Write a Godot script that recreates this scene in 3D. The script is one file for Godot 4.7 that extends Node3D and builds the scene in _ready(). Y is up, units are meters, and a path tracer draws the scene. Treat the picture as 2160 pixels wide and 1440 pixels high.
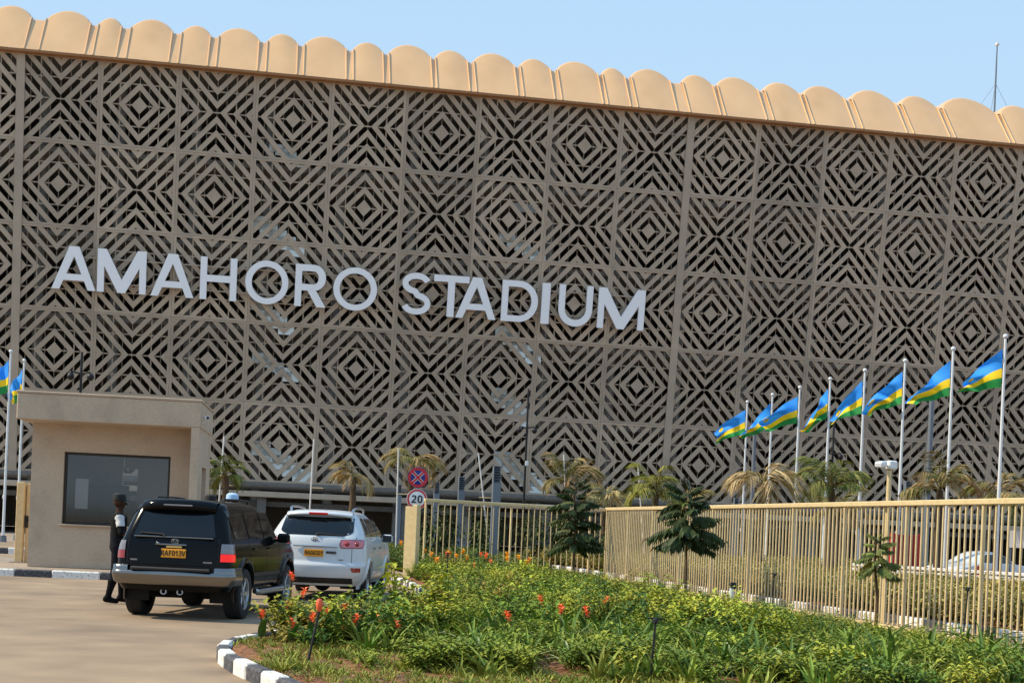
extends Node3D

const F := 3000.0        # focal length in pixels of the 2160 x 1440 picture
const EYE := 1.53        # the lens is held at car-window height
var rng := RandomNumberGenerator.new()
var used := {}
var M := {}


func _ready() -> void:
	rng.seed = 7
	var cam := Camera3D.new()
	cam.name = "camera"
	cam.projection = Camera3D.PROJECTION_FRUSTUM
	cam.near = 0.5
	cam.far = 2000.0
	cam.size = 0.5 * 1440.0 / F
	cam.frustum_offset = Vector2(0, 0.5 * 392.5 / F)
	cam.position = Vector3(0, EYE, 0)
	cam.rotation.z = 0.043
	add_child(cam)
	cam.current = true

	var sky_mat := ProceduralSkyMaterial.new()
	sky_mat.sky_top_color = Color(0.60, 0.77, 0.94)
	sky_mat.sky_horizon_color = Color(0.80, 0.895, 0.95)
	sky_mat.sky_curve = 0.3
	sky_mat.sky_energy_multiplier = 1.02
	sky_mat.ground_bottom_color = Color(0.50, 0.43, 0.36)
	sky_mat.ground_horizon_color = Color(0.62, 0.58, 0.52)
	var sky := Sky.new()
	sky.sky_material = sky_mat
	var env := Environment.new()
	env.background_mode = Environment.BG_SKY
	env.sky = sky
	env.tonemap_mode = Environment.TONE_MAPPER_LINEAR
	env.tonemap_exposure = 1.06
	env.sdfgi_enabled = true
	env.ssao_enabled = true
	env.ssil_enabled = true
	var we := WorldEnvironment.new()
	we.name = "world_environment"
	we.environment = env
	add_child(we)

	var sun := DirectionalLight3D.new()
	sun.name = "sun"
	sun.light_energy = 1.6
	sun.light_color = Color(1.0, 0.94, 0.83)
	sun.light_angular_distance = 0.5
	sun.shadow_enabled = true
	add_child(sun)
	sun.look_at_from_position(Vector3.ZERO, Vector3(0.72, -0.69, -0.03), Vector3.UP)

	materials()
	build_ground()
	build_stadium()
	build_sign()
	build_booth()
	build_gate()
	build_fence()
	build_cars()
	build_backdrop()
	build_flags()
	build_street_things()
	build_people()
	build_trees()
	build_palms()
	build_bed()


# ------------------------------------------------------------------ helpers

class MB:
	var v := PackedVector3Array()
	var n := PackedVector3Array()
	var c := PackedColorArray()
	var uses_color := false
	var col := Color.WHITE

	func tri3(a: Vector3, b: Vector3, d: Vector3, na: Vector3, nb: Vector3, nd: Vector3) -> void:
		v.append(a); v.append(d); v.append(b)
		n.append(na); n.append(nd); n.append(nb)
		if uses_color:
			c.append(col); c.append(col); c.append(col)

	func tri(a: Vector3, b: Vector3, d: Vector3) -> void:
		var m := (b - a).cross(d - a).normalized()
		tri3(a, b, d, m, m, m)

	func quad(a: Vector3, b: Vector3, d: Vector3, e: Vector3) -> void:
		var m := (d - a).cross(e - b).normalized()
		tri3(a, b, d, m, m, m)
		tri3(a, d, e, m, m, m)

	func out(p: Array, centre: Vector3) -> void:
		var mid := Vector3.ZERO
		for q in p:
			mid += q
		mid /= p.size()
		var m: Vector3 = (p[1] - p[0]).cross(p[2] - p[0])
		if m.dot(mid - centre) < 0.0:
			p.reverse()
		if p.size() == 3:
			tri(p[0], p[1], p[2])
		else:
			quad(p[0], p[1], p[2], p[3])

	func box(at: Vector3, s: Vector3, bs := Basis.IDENTITY) -> void:
		var h := s * 0.5
		var k := []
		for i in 8:
			k.append(at + bs * Vector3(h.x if i & 1 else -h.x, h.y if i & 2 else -h.y, h.z if i & 4 else -h.z))
		for f in [[0, 1, 3, 2], [4, 5, 7, 6], [0, 1, 5, 4], [2, 3, 7, 6], [0, 2, 6, 4], [1, 3, 7, 5]]:
			out([k[f[0]], k[f[1]], k[f[2]], k[f[3]]], at)

	func cbox(at: Vector3, s: Vector3, b: float, bs := Basis.IDENTITY) -> void:   # a box with chamfered edges
		var h := s * 0.5
		var p := func(sx: int, sy: int, sz: int, axis: int) -> Vector3:
			return at + bs * Vector3(sx * (h.x - (0.0 if axis == 0 else b)), sy * (h.y - (0.0 if axis == 1 else b)), sz * (h.z - (0.0 if axis == 2 else b)))
		for a in 3:
			var e1 := (a + 1) % 3
			var e2 := (a + 2) % 3
			for sa in [-1, 1]:
				var face := []
				for q in [[-1, -1], [1, -1], [1, 1], [-1, 1]]:
					var g := [0, 0, 0]
					g[a] = sa; g[e1] = q[0]; g[e2] = q[1]
					face.append(p.call(g[0], g[1], g[2], a))
				out(face, at)
				for sb in [-1, 1]:
					var g1 := [0, 0, 0]
					g1[a] = sa; g1[e1] = sb; g1[e2] = -1
					var g2 := g1.duplicate()
					g2[e2] = 1
					out([p.call(g1[0], g1[1], g1[2], a), p.call(g2[0], g2[1], g2[2], a), p.call(g2[0], g2[1], g2[2], e1), p.call(g1[0], g1[1], g1[2], e1)], at)
		for i in 8:
			var g := [1 if i & 1 else -1, 1 if i & 2 else -1, 1 if i & 4 else -1]
			out([p.call(g[0], g[1], g[2], 0), p.call(g[0], g[1], g[2], 1), p.call(g[0], g[1], g[2], 2)], at)

	func tube(pts: Array, rad: Array, k := 8, caps := true) -> void:
		var rings := []
		var norms := []
		var last := Vector3.ZERO
		for i in pts.size():
			var d: Vector3 = (pts[mini(i + 1, pts.size() - 1)] - pts[maxi(i - 1, 0)]).normalized()
			var x := last - d * last.dot(d)
			if i == 0 or x.length() < 0.01:
				x = d.cross(Vector3.UP if absf(d.y) < 0.9 else Vector3.RIGHT)
			x = x.normalized()
			last = x
			var y := d.cross(x)
			var r := []
			var nn := []
			for j in k:
				var w := TAU * j / k
				var o := x * cos(w) + y * sin(w)
				r.append(pts[i] + o * rad[i])
				nn.append(o)
			rings.append(r)
			norms.append(nn)
		for i in pts.size() - 1:
			for j in k:
				var j2 := (j + 1) % k
				tri3(rings[i][j], rings[i][j2], rings[i + 1][j2], norms[i][j], norms[i][j2], norms[i + 1][j2])
				tri3(rings[i][j], rings[i + 1][j2], rings[i + 1][j], norms[i][j], norms[i + 1][j2], norms[i + 1][j])
		if caps:
			for j in range(1, k - 1):
				tri(rings[0][0], rings[0][j + 1], rings[0][j])
				var e: int = pts.size() - 1
				tri(rings[e][0], rings[e][j], rings[e][j + 1])

	func lathe(prof: Array, k: int, xf := Transform3D.IDENTITY, crease := 0.75) -> void:   # (radius, height) pairs turned round Y
		for i in prof.size() - 1:
			var a: Vector2 = prof[i]
			var b: Vector2 = prof[i + 1]
			var e := (b - a).normalized()
			var fl := Vector2(e.y, -e.x)
			var na := fl
			var nb := fl
			if i > 0:
				var e0: Vector2 = (a - prof[i - 1]).normalized()
				if e0.dot(e) > crease:
					na = (fl + Vector2(e0.y, -e0.x)).normalized()
			if i + 2 < prof.size():
				var e2: Vector2 = (prof[i + 2] - b).normalized()
				if e2.dot(e) > crease:
					nb = (fl + Vector2(e2.y, -e2.x)).normalized()
			for j in k:
				var w := TAU * j / k
				var w2 := TAU * (j + 1) / k
				var d := Vector3(cos(w), 0, -sin(w))
				var d2 := Vector3(cos(w2), 0, -sin(w2))
				var up := Vector3.UP
				var p := [xf * (d * a.x + up * a.y), xf * (d2 * a.x + up * a.y), xf * (d2 * b.x + up * b.y), xf * (d * b.x + up * b.y)]
				var q := [d * na.x + up * na.y, d2 * na.x + up * na.y, d2 * nb.x + up * nb.y, d * nb.x + up * nb.y]
				for t in 4:
					q[t] = (xf.basis * q[t]).normalized()
				if a.x > 0.0001:
					tri3(p[0], p[1], p[2], q[0], q[1], q[2])
				if b.x > 0.0001:
					tri3(p[0], p[2], p[3], q[0], q[2], q[3])

	func ball(at: Vector3, r: Vector3, k := 10, bs := Basis.IDENTITY) -> void:
		var prof := []
		for i in k / 2 + 1:
			var w := -PI / 2 + PI * i / (k / 2)
			prof.append(Vector2(maxf(cos(w), 0.0), sin(w)))
		lathe(prof, k, Transform3D(bs * Basis.from_scale(r), at), -2.0)

	func prism(poly: PackedVector2Array, z0: float, z1: float, xf := Transform3D.IDENTITY, back := false, skip = null) -> void:   # polygon in XY, front at z1
		var p := poly.duplicate()
		if Geometry2D.is_polygon_clockwise(p):
			p.reverse()
		var t := Geometry2D.triangulate_polygon(p)
		for i in range(0, t.size(), 3):
			var q := [p[t[i]], p[t[i + 1]], p[t[i + 2]]]
			if (q[1] - q[0]).cross(q[2] - q[0]) < 0.0:
				q.reverse()
			tri(xf * Vector3(q[0].x, q[0].y, z1), xf * Vector3(q[1].x, q[1].y, z1), xf * Vector3(q[2].x, q[2].y, z1))
			if back:
				tri(xf * Vector3(q[0].x, q[0].y, z0), xf * Vector3(q[2].x, q[2].y, z0), xf * Vector3(q[1].x, q[1].y, z0))
		for i in p.size():
			var a := p[i]
			var b := p[(i + 1) % p.size()]
			if skip != null and skip.call(a, b):
				continue
			quad(xf * Vector3(a.x, a.y, z0), xf * Vector3(b.x, b.y, z0), xf * Vector3(b.x, b.y, z1), xf * Vector3(a.x, a.y, z1))

	func sheet(rows: Array, wrap := false, flip := false, keep = null) -> void:   # a smooth surface through rows of points
		var R := rows.size()
		var C: int = rows[0].size()
		var nm := []
		for i in R:
			var line := PackedVector3Array()
			for j in C:
				var ja := (j + C - 1) % C if wrap else maxi(j - 1, 0)
				var jb := (j + 1) % C if wrap else mini(j + 1, C - 1)
				var du: Vector3 = rows[i][jb] - rows[i][ja]
				var dv: Vector3 = rows[mini(i + 1, R - 1)][j] - rows[maxi(i - 1, 0)][j]
				var m := du.cross(dv).normalized()
				line.append(-m if flip else m)
			nm.append(line)
		for i in R - 1:
			for j in (C if wrap else C - 1):
				var k := (j + 1) % C
				if keep != null and not keep.call((rows[i][j] + rows[i + 1][k]) * 0.5):
					continue
				if flip:
					tri3(rows[i][j], rows[i + 1][k], rows[i][k], nm[i][j], nm[i + 1][k], nm[i][k])
					tri3(rows[i][j], rows[i + 1][j], rows[i + 1][k], nm[i][j], nm[i + 1][j], nm[i + 1][k])
				else:
					tri3(rows[i][j], rows[i][k], rows[i + 1][k], nm[i][j], nm[i][k], nm[i + 1][k])
					tri3(rows[i][j], rows[i + 1][k], rows[i + 1][j], nm[i][j], nm[i + 1][k], nm[i + 1][j])

	func mesh() -> ArrayMesh:
		var a := []
		a.resize(Mesh.ARRAY_MAX)
		a[Mesh.ARRAY_VERTEX] = v
		a[Mesh.ARRAY_NORMAL] = n
		if uses_color:
			a[Mesh.ARRAY_COLOR] = c
		var m := ArrayMesh.new()
		m.add_surface_from_arrays(Mesh.PRIMITIVE_TRIANGLES, a)
		return m


func numbered(called: String) -> String:
	if not used.has(called):
		used[called] = 0
		return called
	used[called] += 1
	return "%s_%03d" % [called, used[called]]


func meta(o: Node, label: String, category: String, group := "", kind := "") -> Node:
	if label: o.set_meta("label", label)
	if category: o.set_meta("category", category)
	if group: o.set_meta("group", group)
	if kind: o.set_meta("kind", kind)
	return o


func thing(called: String, label: String, category: String, at := Vector3.ZERO, turn := 0.0, group := "") -> Node3D:
	var o := Node3D.new()
	o.name = numbered(called)
	add_child(o)
	o.position = at
	o.rotation.y = turn
	meta(o, label, category, group)
	return o


func copy(from: Node3D, called: String, label: String, at: Vector3, turn := 0.0) -> Node3D:
	var o: Node3D = from.duplicate()
	o.name = numbered(called)
	add_child(o)
	o.position = at
	o.rotation.y = turn
	o.set_meta("label", label)
	return o


func part(m: Variant, called: String, mat: Material, parent: Node, xf := Transform3D.IDENTITY) -> MeshInstance3D:
	var o := MeshInstance3D.new()
	o.name = called
	o.mesh = m.mesh() if m is MB else m
	o.material_override = mat
	o.transform = xf
	parent.add_child(o, true)
	return o


func ground_piece(m: Variant, called: String, mat: Material) -> MeshInstance3D:
	var o := part(m, numbered(called), mat, self)
	o.set_meta("kind", "structure")
	return o


func flat(poly: PackedVector2Array, y: float) -> MB:   # polygon of (x, depth) laid at height y
	var mb := MB.new()
	var t := Geometry2D.triangulate_polygon(poly)
	for i in range(0, t.size(), 3):
		var a := poly[t[i]]
		var b := poly[t[i + 1]]
		var d := poly[t[i + 2]]
		var q := [Vector3(a.x, y, -a.y), Vector3(b.x, y, -b.y), Vector3(d.x, y, -d.y)]
		if (q[1] - q[0]).cross(q[2] - q[0]).y < 0.0:
			q.reverse()
		mb.tri(q[0], q[1], q[2])
	return mb


func plain(called: String, c: Color, rough := 0.7, metal := 0.0, spec := 0.5) -> StandardMaterial3D:
	var m := StandardMaterial3D.new()
	m.resource_name = called
	m.albedo_color = c
	m.roughness = rough
	m.metallic = metal
	m.metallic_specular = spec
	M[called] = m
	return m


func noise_tex(seed_: int, freq: float, stops: Array, size := 512, octaves := 5, kind := FastNoiseLite.TYPE_SIMPLEX_SMOOTH) -> NoiseTexture2D:
	var f := FastNoiseLite.new()
	f.seed = seed_
	f.noise_type = kind
	f.frequency = freq
	f.fractal_octaves = octaves
	var t := NoiseTexture2D.new()
	t.width = size
	t.height = size
	t.seamless = true
	t.noise = f
	var g := Gradient.new()
	var off := PackedFloat32Array()
	var cs := PackedColorArray()
	for s in stops:
		off.append(s[0])
		cs.append(s[1])
	g.offsets = off
	g.colors = cs
	t.color_ramp = g
	return t


func grey(v: float) -> Color:
	return Color(v, v, v)


func rough_mat(called: String, stops: Array, seed_: int, freq: float, per_metre: float, rough := 0.9, bump := 0.0, second := Vector2.ZERO) -> StandardMaterial3D:
	var m := plain(called, Color.WHITE, rough)
	m.albedo_texture = noise_tex(seed_, freq, stops)
	m.uv1_triplanar = true
	m.uv1_world_triplanar = true
	m.uv1_scale = Vector3.ONE * per_metre
	if bump > 0.0:
		m.heightmap_enabled = true
		m.heightmap_scale = bump
		m.heightmap_texture = noise_tex(seed_ + 50, 0.03, [[0.0, Color.BLACK], [1.0, Color.WHITE]])
	if second.x > 0.0:   # a coarse layer of stains over the fine one
		m.detail_enabled = true
		m.detail_blend_mode = BaseMaterial3D.BLEND_MODE_MUL
		m.detail_uv_layer = BaseMaterial3D.DETAIL_UV_2
		m.uv2_triplanar = true
		m.uv2_world_triplanar = true
		m.uv2_scale = Vector3.ONE * second.x
		m.detail_albedo = noise_tex(seed_ + 90, 0.012, [[0.0, grey(1.0 - second.y)], [0.45, grey(1.0 - second.y * 0.35)], [1.0, grey(1.0)]])
	return m


func materials() -> void:
	rough_mat("asphalt", [[0.0, Color(0.545, 0.46, 0.375)], [0.4, Color(0.60, 0.515, 0.42)], [0.6, Color(0.62, 0.53, 0.43)], [1.0, Color(0.68, 0.58, 0.47)]], 11, 0.012, 0.11, 0.92, 0.1, Vector2(0.03, 0.2))
	rough_mat("soil", [[0.0, Color(0.40, 0.24, 0.14)], [0.45, Color(0.58, 0.37, 0.23)], [0.7, Color(0.68, 0.46, 0.30)], [1.0, Color(0.76, 0.58, 0.40)]], 12, 0.03, 0.8, 0.95, 2.0, Vector2(0.3, 0.3))
	rough_mat("paving", [[0.0, Color(0.56, 0.50, 0.45)], [0.5, Color(0.63, 0.57, 0.51)], [1.0, Color(0.70, 0.63, 0.56)]], 13, 0.025, 0.4, 0.9, 0.2, Vector2(0.05, 0.15))
	rough_mat("lattice", [[0.0, Color(0.67, 0.605, 0.53)], [0.5, Color(0.71, 0.64, 0.56)], [1.0, Color(0.75, 0.675, 0.585)]], 14, 0.01, 0.12, 0.6, 0.0, Vector2(0.04, 0.12))
	for k in 3:
		var f: float = [0.955, 1.0, 1.04][k]
		rough_mat("lattice_%d" % k, [[0.0, Color(0.69, 0.62, 0.54) * f], [0.5, Color(0.725, 0.65, 0.565) * f], [1.0, Color(0.765, 0.685, 0.59) * f]], 140 + k, 0.012, 0.15, 0.6, 0.0, Vector2(0.06 + 0.02 * k, 0.14))
	rough_mat("render_tan", [[0.0, Color(0.74, 0.66, 0.57)], [0.5, Color(0.77, 0.685, 0.595)], [1.0, Color(0.80, 0.71, 0.615)]], 15, 0.03, 0.7, 0.9, 0.1, Vector2(0.16, 0.12))
	var roof := rough_mat("roof_metal", [[0.0, Color(0.88, 0.695, 0.485)], [0.5, Color(0.905, 0.725, 0.515)], [1.0, Color(0.925, 0.75, 0.545)]], 16, 0.008, 0.1, 0.2, 0.0, Vector2(0.05, 0.09))
	roof.metallic_specular = 0.55
	plain("roof_edge", Color(0.62, 0.42, 0.24), 0.5)
	rough_mat("concrete", [[0.0, Color(0.38, 0.36, 0.34)], [1.0, Color(0.50, 0.47, 0.44)]], 17, 0.02, 0.3, 0.9)
	plain("inner_wall", Color(0.71, 0.64, 0.56), 0.9)
	plain("inside_grey", Color(0.60, 0.58, 0.55), 0.9)
	plain("stair_pale", Color(0.84, 0.87, 0.86), 0.6)
	plain("letter_white", Color(0.97, 0.97, 0.98), 0.45)
	rough_mat("kerb_white", [[0.0, Color(0.42, 0.40, 0.38)], [0.16, Color(0.55, 0.53, 0.50)], [0.24, Color(0.80, 0.79, 0.76)], [0.4, Color(0.87, 0.86, 0.84)], [1.0, Color(0.92, 0.92, 0.91)]], 18, 0.02, 1.1, 0.75, 0.3)
	rough_mat("kerb_black", [[0.0, Color(0.20, 0.20, 0.22)], [0.6, Color(0.29, 0.29, 0.31)], [0.78, Color(0.40, 0.38, 0.37)], [1.0, Color(0.58, 0.55, 0.52)]], 19, 0.02, 1.1, 0.8, 0.3)
	rough_mat("fence_tan", [[0.0, Color(0.77, 0.68, 0.50)], [1.0, Color(0.85, 0.76, 0.58)]], 20, 0.02, 0.5, 0.5)
	plain("pole_white", Color(0.86, 0.87, 0.88), 0.4, 0.1)
	plain("pole_grey", Color(0.43, 0.46, 0.50), 0.5, 0.2)
	plain("black_plastic", Color(0.10, 0.10, 0.105), 0.55)
	plain("black_metal", Color(0.12, 0.12, 0.13), 0.5, 0.3)
	var pane := plain("booth_glass", Color(0.03, 0.04, 0.045, 0.3), 0.03, 0.0, 0.85)
	pane.transparency = BaseMaterial3D.TRANSPARENCY_ALPHA
	plain("frame_dark", Color(0.20, 0.17, 0.15), 0.5, 0.3)
	plain("desk_wood", Color(0.30, 0.20, 0.13), 0.6)
	plain("paper_white", Color(0.86, 0.87, 0.88), 0.7)
	plain("red_paint", Color(0.72, 0.13, 0.11), 0.5)
	plain("rail_white", Color(0.85, 0.83, 0.82), 0.55)


func build_ground() -> void:
	var s := 700.0
	ground_piece(flat(PackedVector2Array([Vector2(-s, -100), Vector2(s, -100), Vector2(s, 900), Vector2(-s, 900)]), -0.02), "ground", M.paving)
	ground_piece(flat(PackedVector2Array([Vector2(-45, -20), Vector2(45, -20), Vector2(45, 62), Vector2(-45, 62)]), 0.0), "road", M.asphalt)


func build_stadium() -> void:
	var W := 4.357
	var Hh := 4.731
	var root := thing("stadium", "vast tan stadium with pierced diamond lattice facade and scalloped metal roof", "stadium", Vector3(-28.754, 0, -80), 0.1714)
	var top := 27.086
	var tilt := Basis(Vector3.RIGHT, Vector3(0, 0.9928, 0.1199), Vector3(0, -0.1199, 0.9928))
	var meshes := [lattice_mesh(W, Hh, false), lattice_mesh(W, Hh, true)]
	for i in range(-2, 16):
		for j in 5:
			var s := (i + 0.5) * W
			var t := (j + 0.5) * Hh
			part(meshes[posmod(i + j, 2)], "lattice_panel", M["lattice_%d" % [0, 1, 1, 2, 1][posmod(i * 7 + j * 5 + i * j, 5)]], root, Transform3D(tilt, Vector3(s, top - t * 0.9928, -0.1199 * t)))
	# wide double joints between groups of panels
	for i in [0, 9]:
		var mb := MB.new()
		mb.box(Vector3.ZERO, Vector3(0.46, Hh * 5, 0.05))
		part(mb, "joint_strip", M.lattice, root, Transform3D(tilt, Vector3(i * W, top - 2.5 * Hh * 0.9928, -0.1199 * 2.5 * Hh) + tilt.z * 0.06))
	# behind the lattice: slabs, walls, columns
	var x0 := -2 * W - 0.4
	var x1 := 16 * W + 0.4
	var mid := (x0 + x1) / 2
	var len := x1 - x0
	for j in range(1, 6):
		var mb := MB.new()
		var y := top - j * Hh * 0.9928 - 0.1
		var zf := -0.1199 * j * Hh - 0.9
		mb.box(Vector3(mid, y - 0.15, (zf - 30.0) / 2), Vector3(len, 0.3, 30.0 + zf))
		part(mb, "floor_slab", M.inside_grey, root)
	var bw := MB.new()
	bw.box(Vector3(mid, top / 2, -30.2), Vector3(len + 1, top, 0.3))
	part(bw, "back_wall", M.inner_wall, root)
	for e in [x0 - 0.2, x1 + 0.2]:
		var mb := MB.new()
		mb.prism(PackedVector2Array([Vector2(-30.1, 0.0), Vector2(-2.9, 0.0), Vector2(-2.9, 3.6), Vector2(-0.05, top), Vector2(-30.1, top)]), -0.15, 0.15, Transform3D(Basis(Vector3(0, 0, 1), Vector3.UP, Vector3(-1, 0, 0)), Vector3(e, 0, 0)), true)
		part(mb, "end_wall", M.lattice, root)
	for i in range(-1, 16):
		var mb := MB.new()
		var sx := i * W + 0.9
		mb.tube([Vector3(sx, 0, -4.6), Vector3(sx, top - 0.3, -3.2)], [0.32, 0.28], 10, false)
		part(mb, "column", M.inside_grey, root)
	# pale stair flights and landings that show through the lattice
	for q in [[13.3, 16.0, 8.2, 10.0], [13.4, 15.6, 12.9, 14.6], [13.7, 16.0, 16.1, 17.4], [13.9, 17.0, 21.4, 23.4], [28.1, 30.5, 8.0, 9.2], [28.2, 30.6, 13.6, 15.4], [28.2, 30.5, 17.4, 19.3], [28.6, 31.4, 21.3, 23.3], [14.2, 16.0, 3.9, 4.9]]:
		var mb := MB.new()
		var zc: float = -0.12 * q[2] - 0.3
		for k in 5:
			var f := (k + 0.5) / 5.0
			var y: float = top - lerpf(q[2], q[3], f) * 0.9928
			mb.box(Vector3(lerpf(q[0], q[1], f), y, zc), Vector3((q[1] - q[0]) / 5.0 + 0.5, (q[3] - q[2]) / 5.0 * 2.2, 0.1))
		part(mb, "stair_flight", M.stair_pale, root)
	var lamp := MB.new()
	lamp.cbox(Vector3(29.6, top - 5.95, -2.2), Vector3(1.5, 0.55, 0.1), 0.02)
	part(lamp, "notice_panel", M.paper_white, root)
	# under the lattice: rounded edge beam, lower beams and the shaded concourse
	var zb := -0.1199 * 5 * Hh
	var yb := top - 5 * Hh * 0.9928
	var mb1 := MB.new()
	mb1.tube([Vector3(x0, yb - 0.16, zb - 0.05), Vector3(x1, yb - 0.16, zb - 0.05)], [0.2, 0.2], 14)
	part(mb1, "edge_beam", M.concrete, root)
	for q in [[yb - 0.72, 0.34, zb + 0.1, "render_tan"], [yb - 1.28, 0.32, zb - 1.2, "concrete"]]:
		var mb := MB.new()
		mb.cbox(Vector3(mid, q[0], q[2]), Vector3(len, q[1], 0.4), 0.03)
		part(mb, "lower_beam", M[q[3]], root)
	for i in range(-1, 16, 2):
		var mb := MB.new()
		mb.cbox(Vector3(i * W + 1.3, (yb - 0.9) / 2, zb - 0.3), Vector3(0.55, yb - 0.9, 0.55), 0.03)
		part(mb, "concourse_pier", M.concrete, root)
	# the roof: one vault a bay, standing seams beside each, narrow gutters between
	var bays := [[-9.2, -6.9], [-6.4, -4.9], [-4.5, -2.5], [-2.07, 0.21], [1.02, 3.49], [3.93, 5.23], [5.75, 8.11], [8.64, 10.28], [10.76, 13.09], [13.58, 15.34], [15.74, 18.2], [18.62, 20.39], [20.75, 23.26], [23.54, 25.48], [25.88, 28.36], [28.73, 30.6], [31.04, 33.57], [33.86, 35.27], [35.71, 38.17], [38.98, 40.93], [41.23, 43.86], [44.32, 46.62], [46.93, 49.59], [50.12, 53.04], [53.48, 55.9], [56.28, 59.98], [60.3, 62.91], [63.3, 66.6], [67.0, 69.4]]
	for b in bays.size():
		var u0: float = bays[b][0]
		var u1: float = bays[b][1]
		var rise := 0.25 + 0.2 * (u1 - u0)
		var rows := []
		for k in 12:
			var line := PackedVector3Array()
			for a in 17:
				var f := a / 16.0
				var arch := rise * pow(sin(PI * f), 0.62)
				line.append(roof_point(lerpf(u0, u1, f), k, 2.5 + arch, 0.10 * sin(PI * f), top))
			rows.append(line)
		var mb := MB.new()
		mb.sheet(rows, false, false)
		var va := part(mb, "roof_vault", M.roof_metal, root)
		for e in [u0, u1]:
			var pts := []
			for k in 12:
				pts.append(roof_point(e, k, 2.5, 0.035, top))
			var sm := MB.new()
			sm.tube(pts.slice(0, 10), [0.05, 0.05, 0.05, 0.05, 0.05, 0.05, 0.05, 0.05, 0.05, 0.05], 6)
			part(sm, "seam", M.roof_metal, va)
		if b + 1 < bays.size():
			var nu: float = bays[b + 1][0]
			var strip := []
			for k in 12:
				strip.append(PackedVector3Array([roof_point(u1, k, 2.47, -0.05, top), roof_point(nu, k, 2.47, -0.05, top)]))
			var gm := MB.new()
			gm.sheet(strip)
			part(gm, "gutter", M.roof_metal, root)
	var deck := MB.new()
	deck.box(Vector3(mid, top + 0.12, -15.3), Vector3(len + 0.8, 0.2, 30.2))
	part(deck, "roof_deck", M.inside_grey, root)
	var ev := MB.new()
	ev.cbox(Vector3(mid, top - 0.03, 0.2), Vector3(len, 0.14, 0.5), 0.02)
	part(ev, "eave", M.roof_edge, root)


func roof_point(x: float, k: int, crest: float, push: float, top: float) -> Vector3:
	var r := 0.6
	var slope := deg_to_rad(50.0)
	var hs := crest - r * (1.0 - cos(slope))
	var y := 0.0
	var back := 0.0
	if k <= 3:
		y = hs * k / 3.0
		back = y / tan(slope)
	elif k <= 9:
		var w := slope * (1.0 - (k - 3) / 6.0)
		y = hs + r * (cos(w) - cos(slope))
		back = hs / tan(slope) + r * (sin(slope) - sin(w))
	else:
		y = crest + 0.02 * (k - 9)
		back = hs / tan(slope) + r * sin(slope) + 6.0 * (k - 9)
	var p := push * clampf(k, 0, 3) / 3.0
	return Vector3(x, top + 0.05 + y + p * 0.64, 0.45 - back + p * 0.77)


func lattice_mesh(w: float, h: float, diamond: bool) -> ArrayMesh:
	var mb := MB.new()
	var fw := 0.15
	var fh := 0.135
	var hx := w / 2
	var hy := h / 2
	var ua := 1.0 - fw / hx
	var va := 1.0 - fh / hy
	var inner := PackedVector2Array([Vector2(0, 0), Vector2(ua, 0), Vector2(ua, va), Vector2(0, va)])
	var bars := []
	if diamond:
		for q in [[-0.1, 0.205], [0.365, 0.535], [0.695, 0.865], [1.025, 1.195], [1.355, 1.525], [1.69, 2.2]]:
			bars.append(PackedVector2Array([Vector2(q[0] + 1, -1), Vector2(q[1] + 1, -1), Vector2(q[1] - 3, 3), Vector2(q[0] - 3, 3)]))
	else:
		for q in [[0.085, 0.25], [0.415, 0.58], [0.745, 0.905]]:
			bars.append(PackedVector2Array([Vector2(q[0] - 1, -1), Vector2(q[1] - 1, -1), Vector2(q[1] + 3, 3), Vector2(q[0] + 3, 3)]))
			bars.append(PackedVector2Array([Vector2(-q[0] - 1, -1), Vector2(-q[1] - 1, -1), Vector2(-q[1] + 3, 3), Vector2(-q[0] + 3, 3)]))
	for b in bars:
		for piece in Geometry2D.intersect_polygons(b, inner):
			for sx in [-1.0, 1.0]:
				for sy in [-1.0, 1.0]:
					var q := PackedVector2Array()
					for p in piece:
						q.append(Vector2(p.x * hx * sx, p.y * hy * sy))
					mb.prism(q, -0.08, 0.0, Transform3D.IDENTITY, false, func(a: Vector2, d: Vector2) -> bool:
						return (absf(a.x) < 0.001 and absf(d.x) < 0.001) or (absf(a.y) < 0.001 and absf(d.y) < 0.001))
	# the frame round the sheet, a little proud of it, with a hairline joint to the next one
	var g := 0.006
	mb.box(Vector3(-hx + (fw + g) / 2, 0, -0.035), Vector3(fw - g, h - 2 * g, 0.13))
	mb.box(Vector3(hx - (fw + g) / 2, 0, -0.035), Vector3(fw - g, h - 2 * g, 0.13))
	mb.box(Vector3(0, -hy + (fh + g) / 2, -0.035), Vector3(w - 2 * fw, fh - g, 0.128))
	mb.box(Vector3(0, hy - (fh + g) / 2, -0.035), Vector3(w - 2 * fw, fh - g, 0.128))
	# carrier rails behind the sheet
	for q in [-0.5, 0.0, 0.5]:
		mb.box(Vector3(0, q * hy, -0.13), Vector3(w - 2 * fw, 0.075, 0.06))
	for q in [-0.5, 0.5]:
		mb.box(Vector3(q * hx, 0, -0.125), Vector3(0.07, h - 2 * fh, 0.055))
	for q in [-0.75, -0.25, 0.0, 0.25, 0.75]:
		mb.box(Vector3(q * hx, 0, -0.12), Vector3(0.024, h - 2 * fh, 0.03))
	return mb.mesh()


# ------------------------------------------------------------------ the name on the facade

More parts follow.
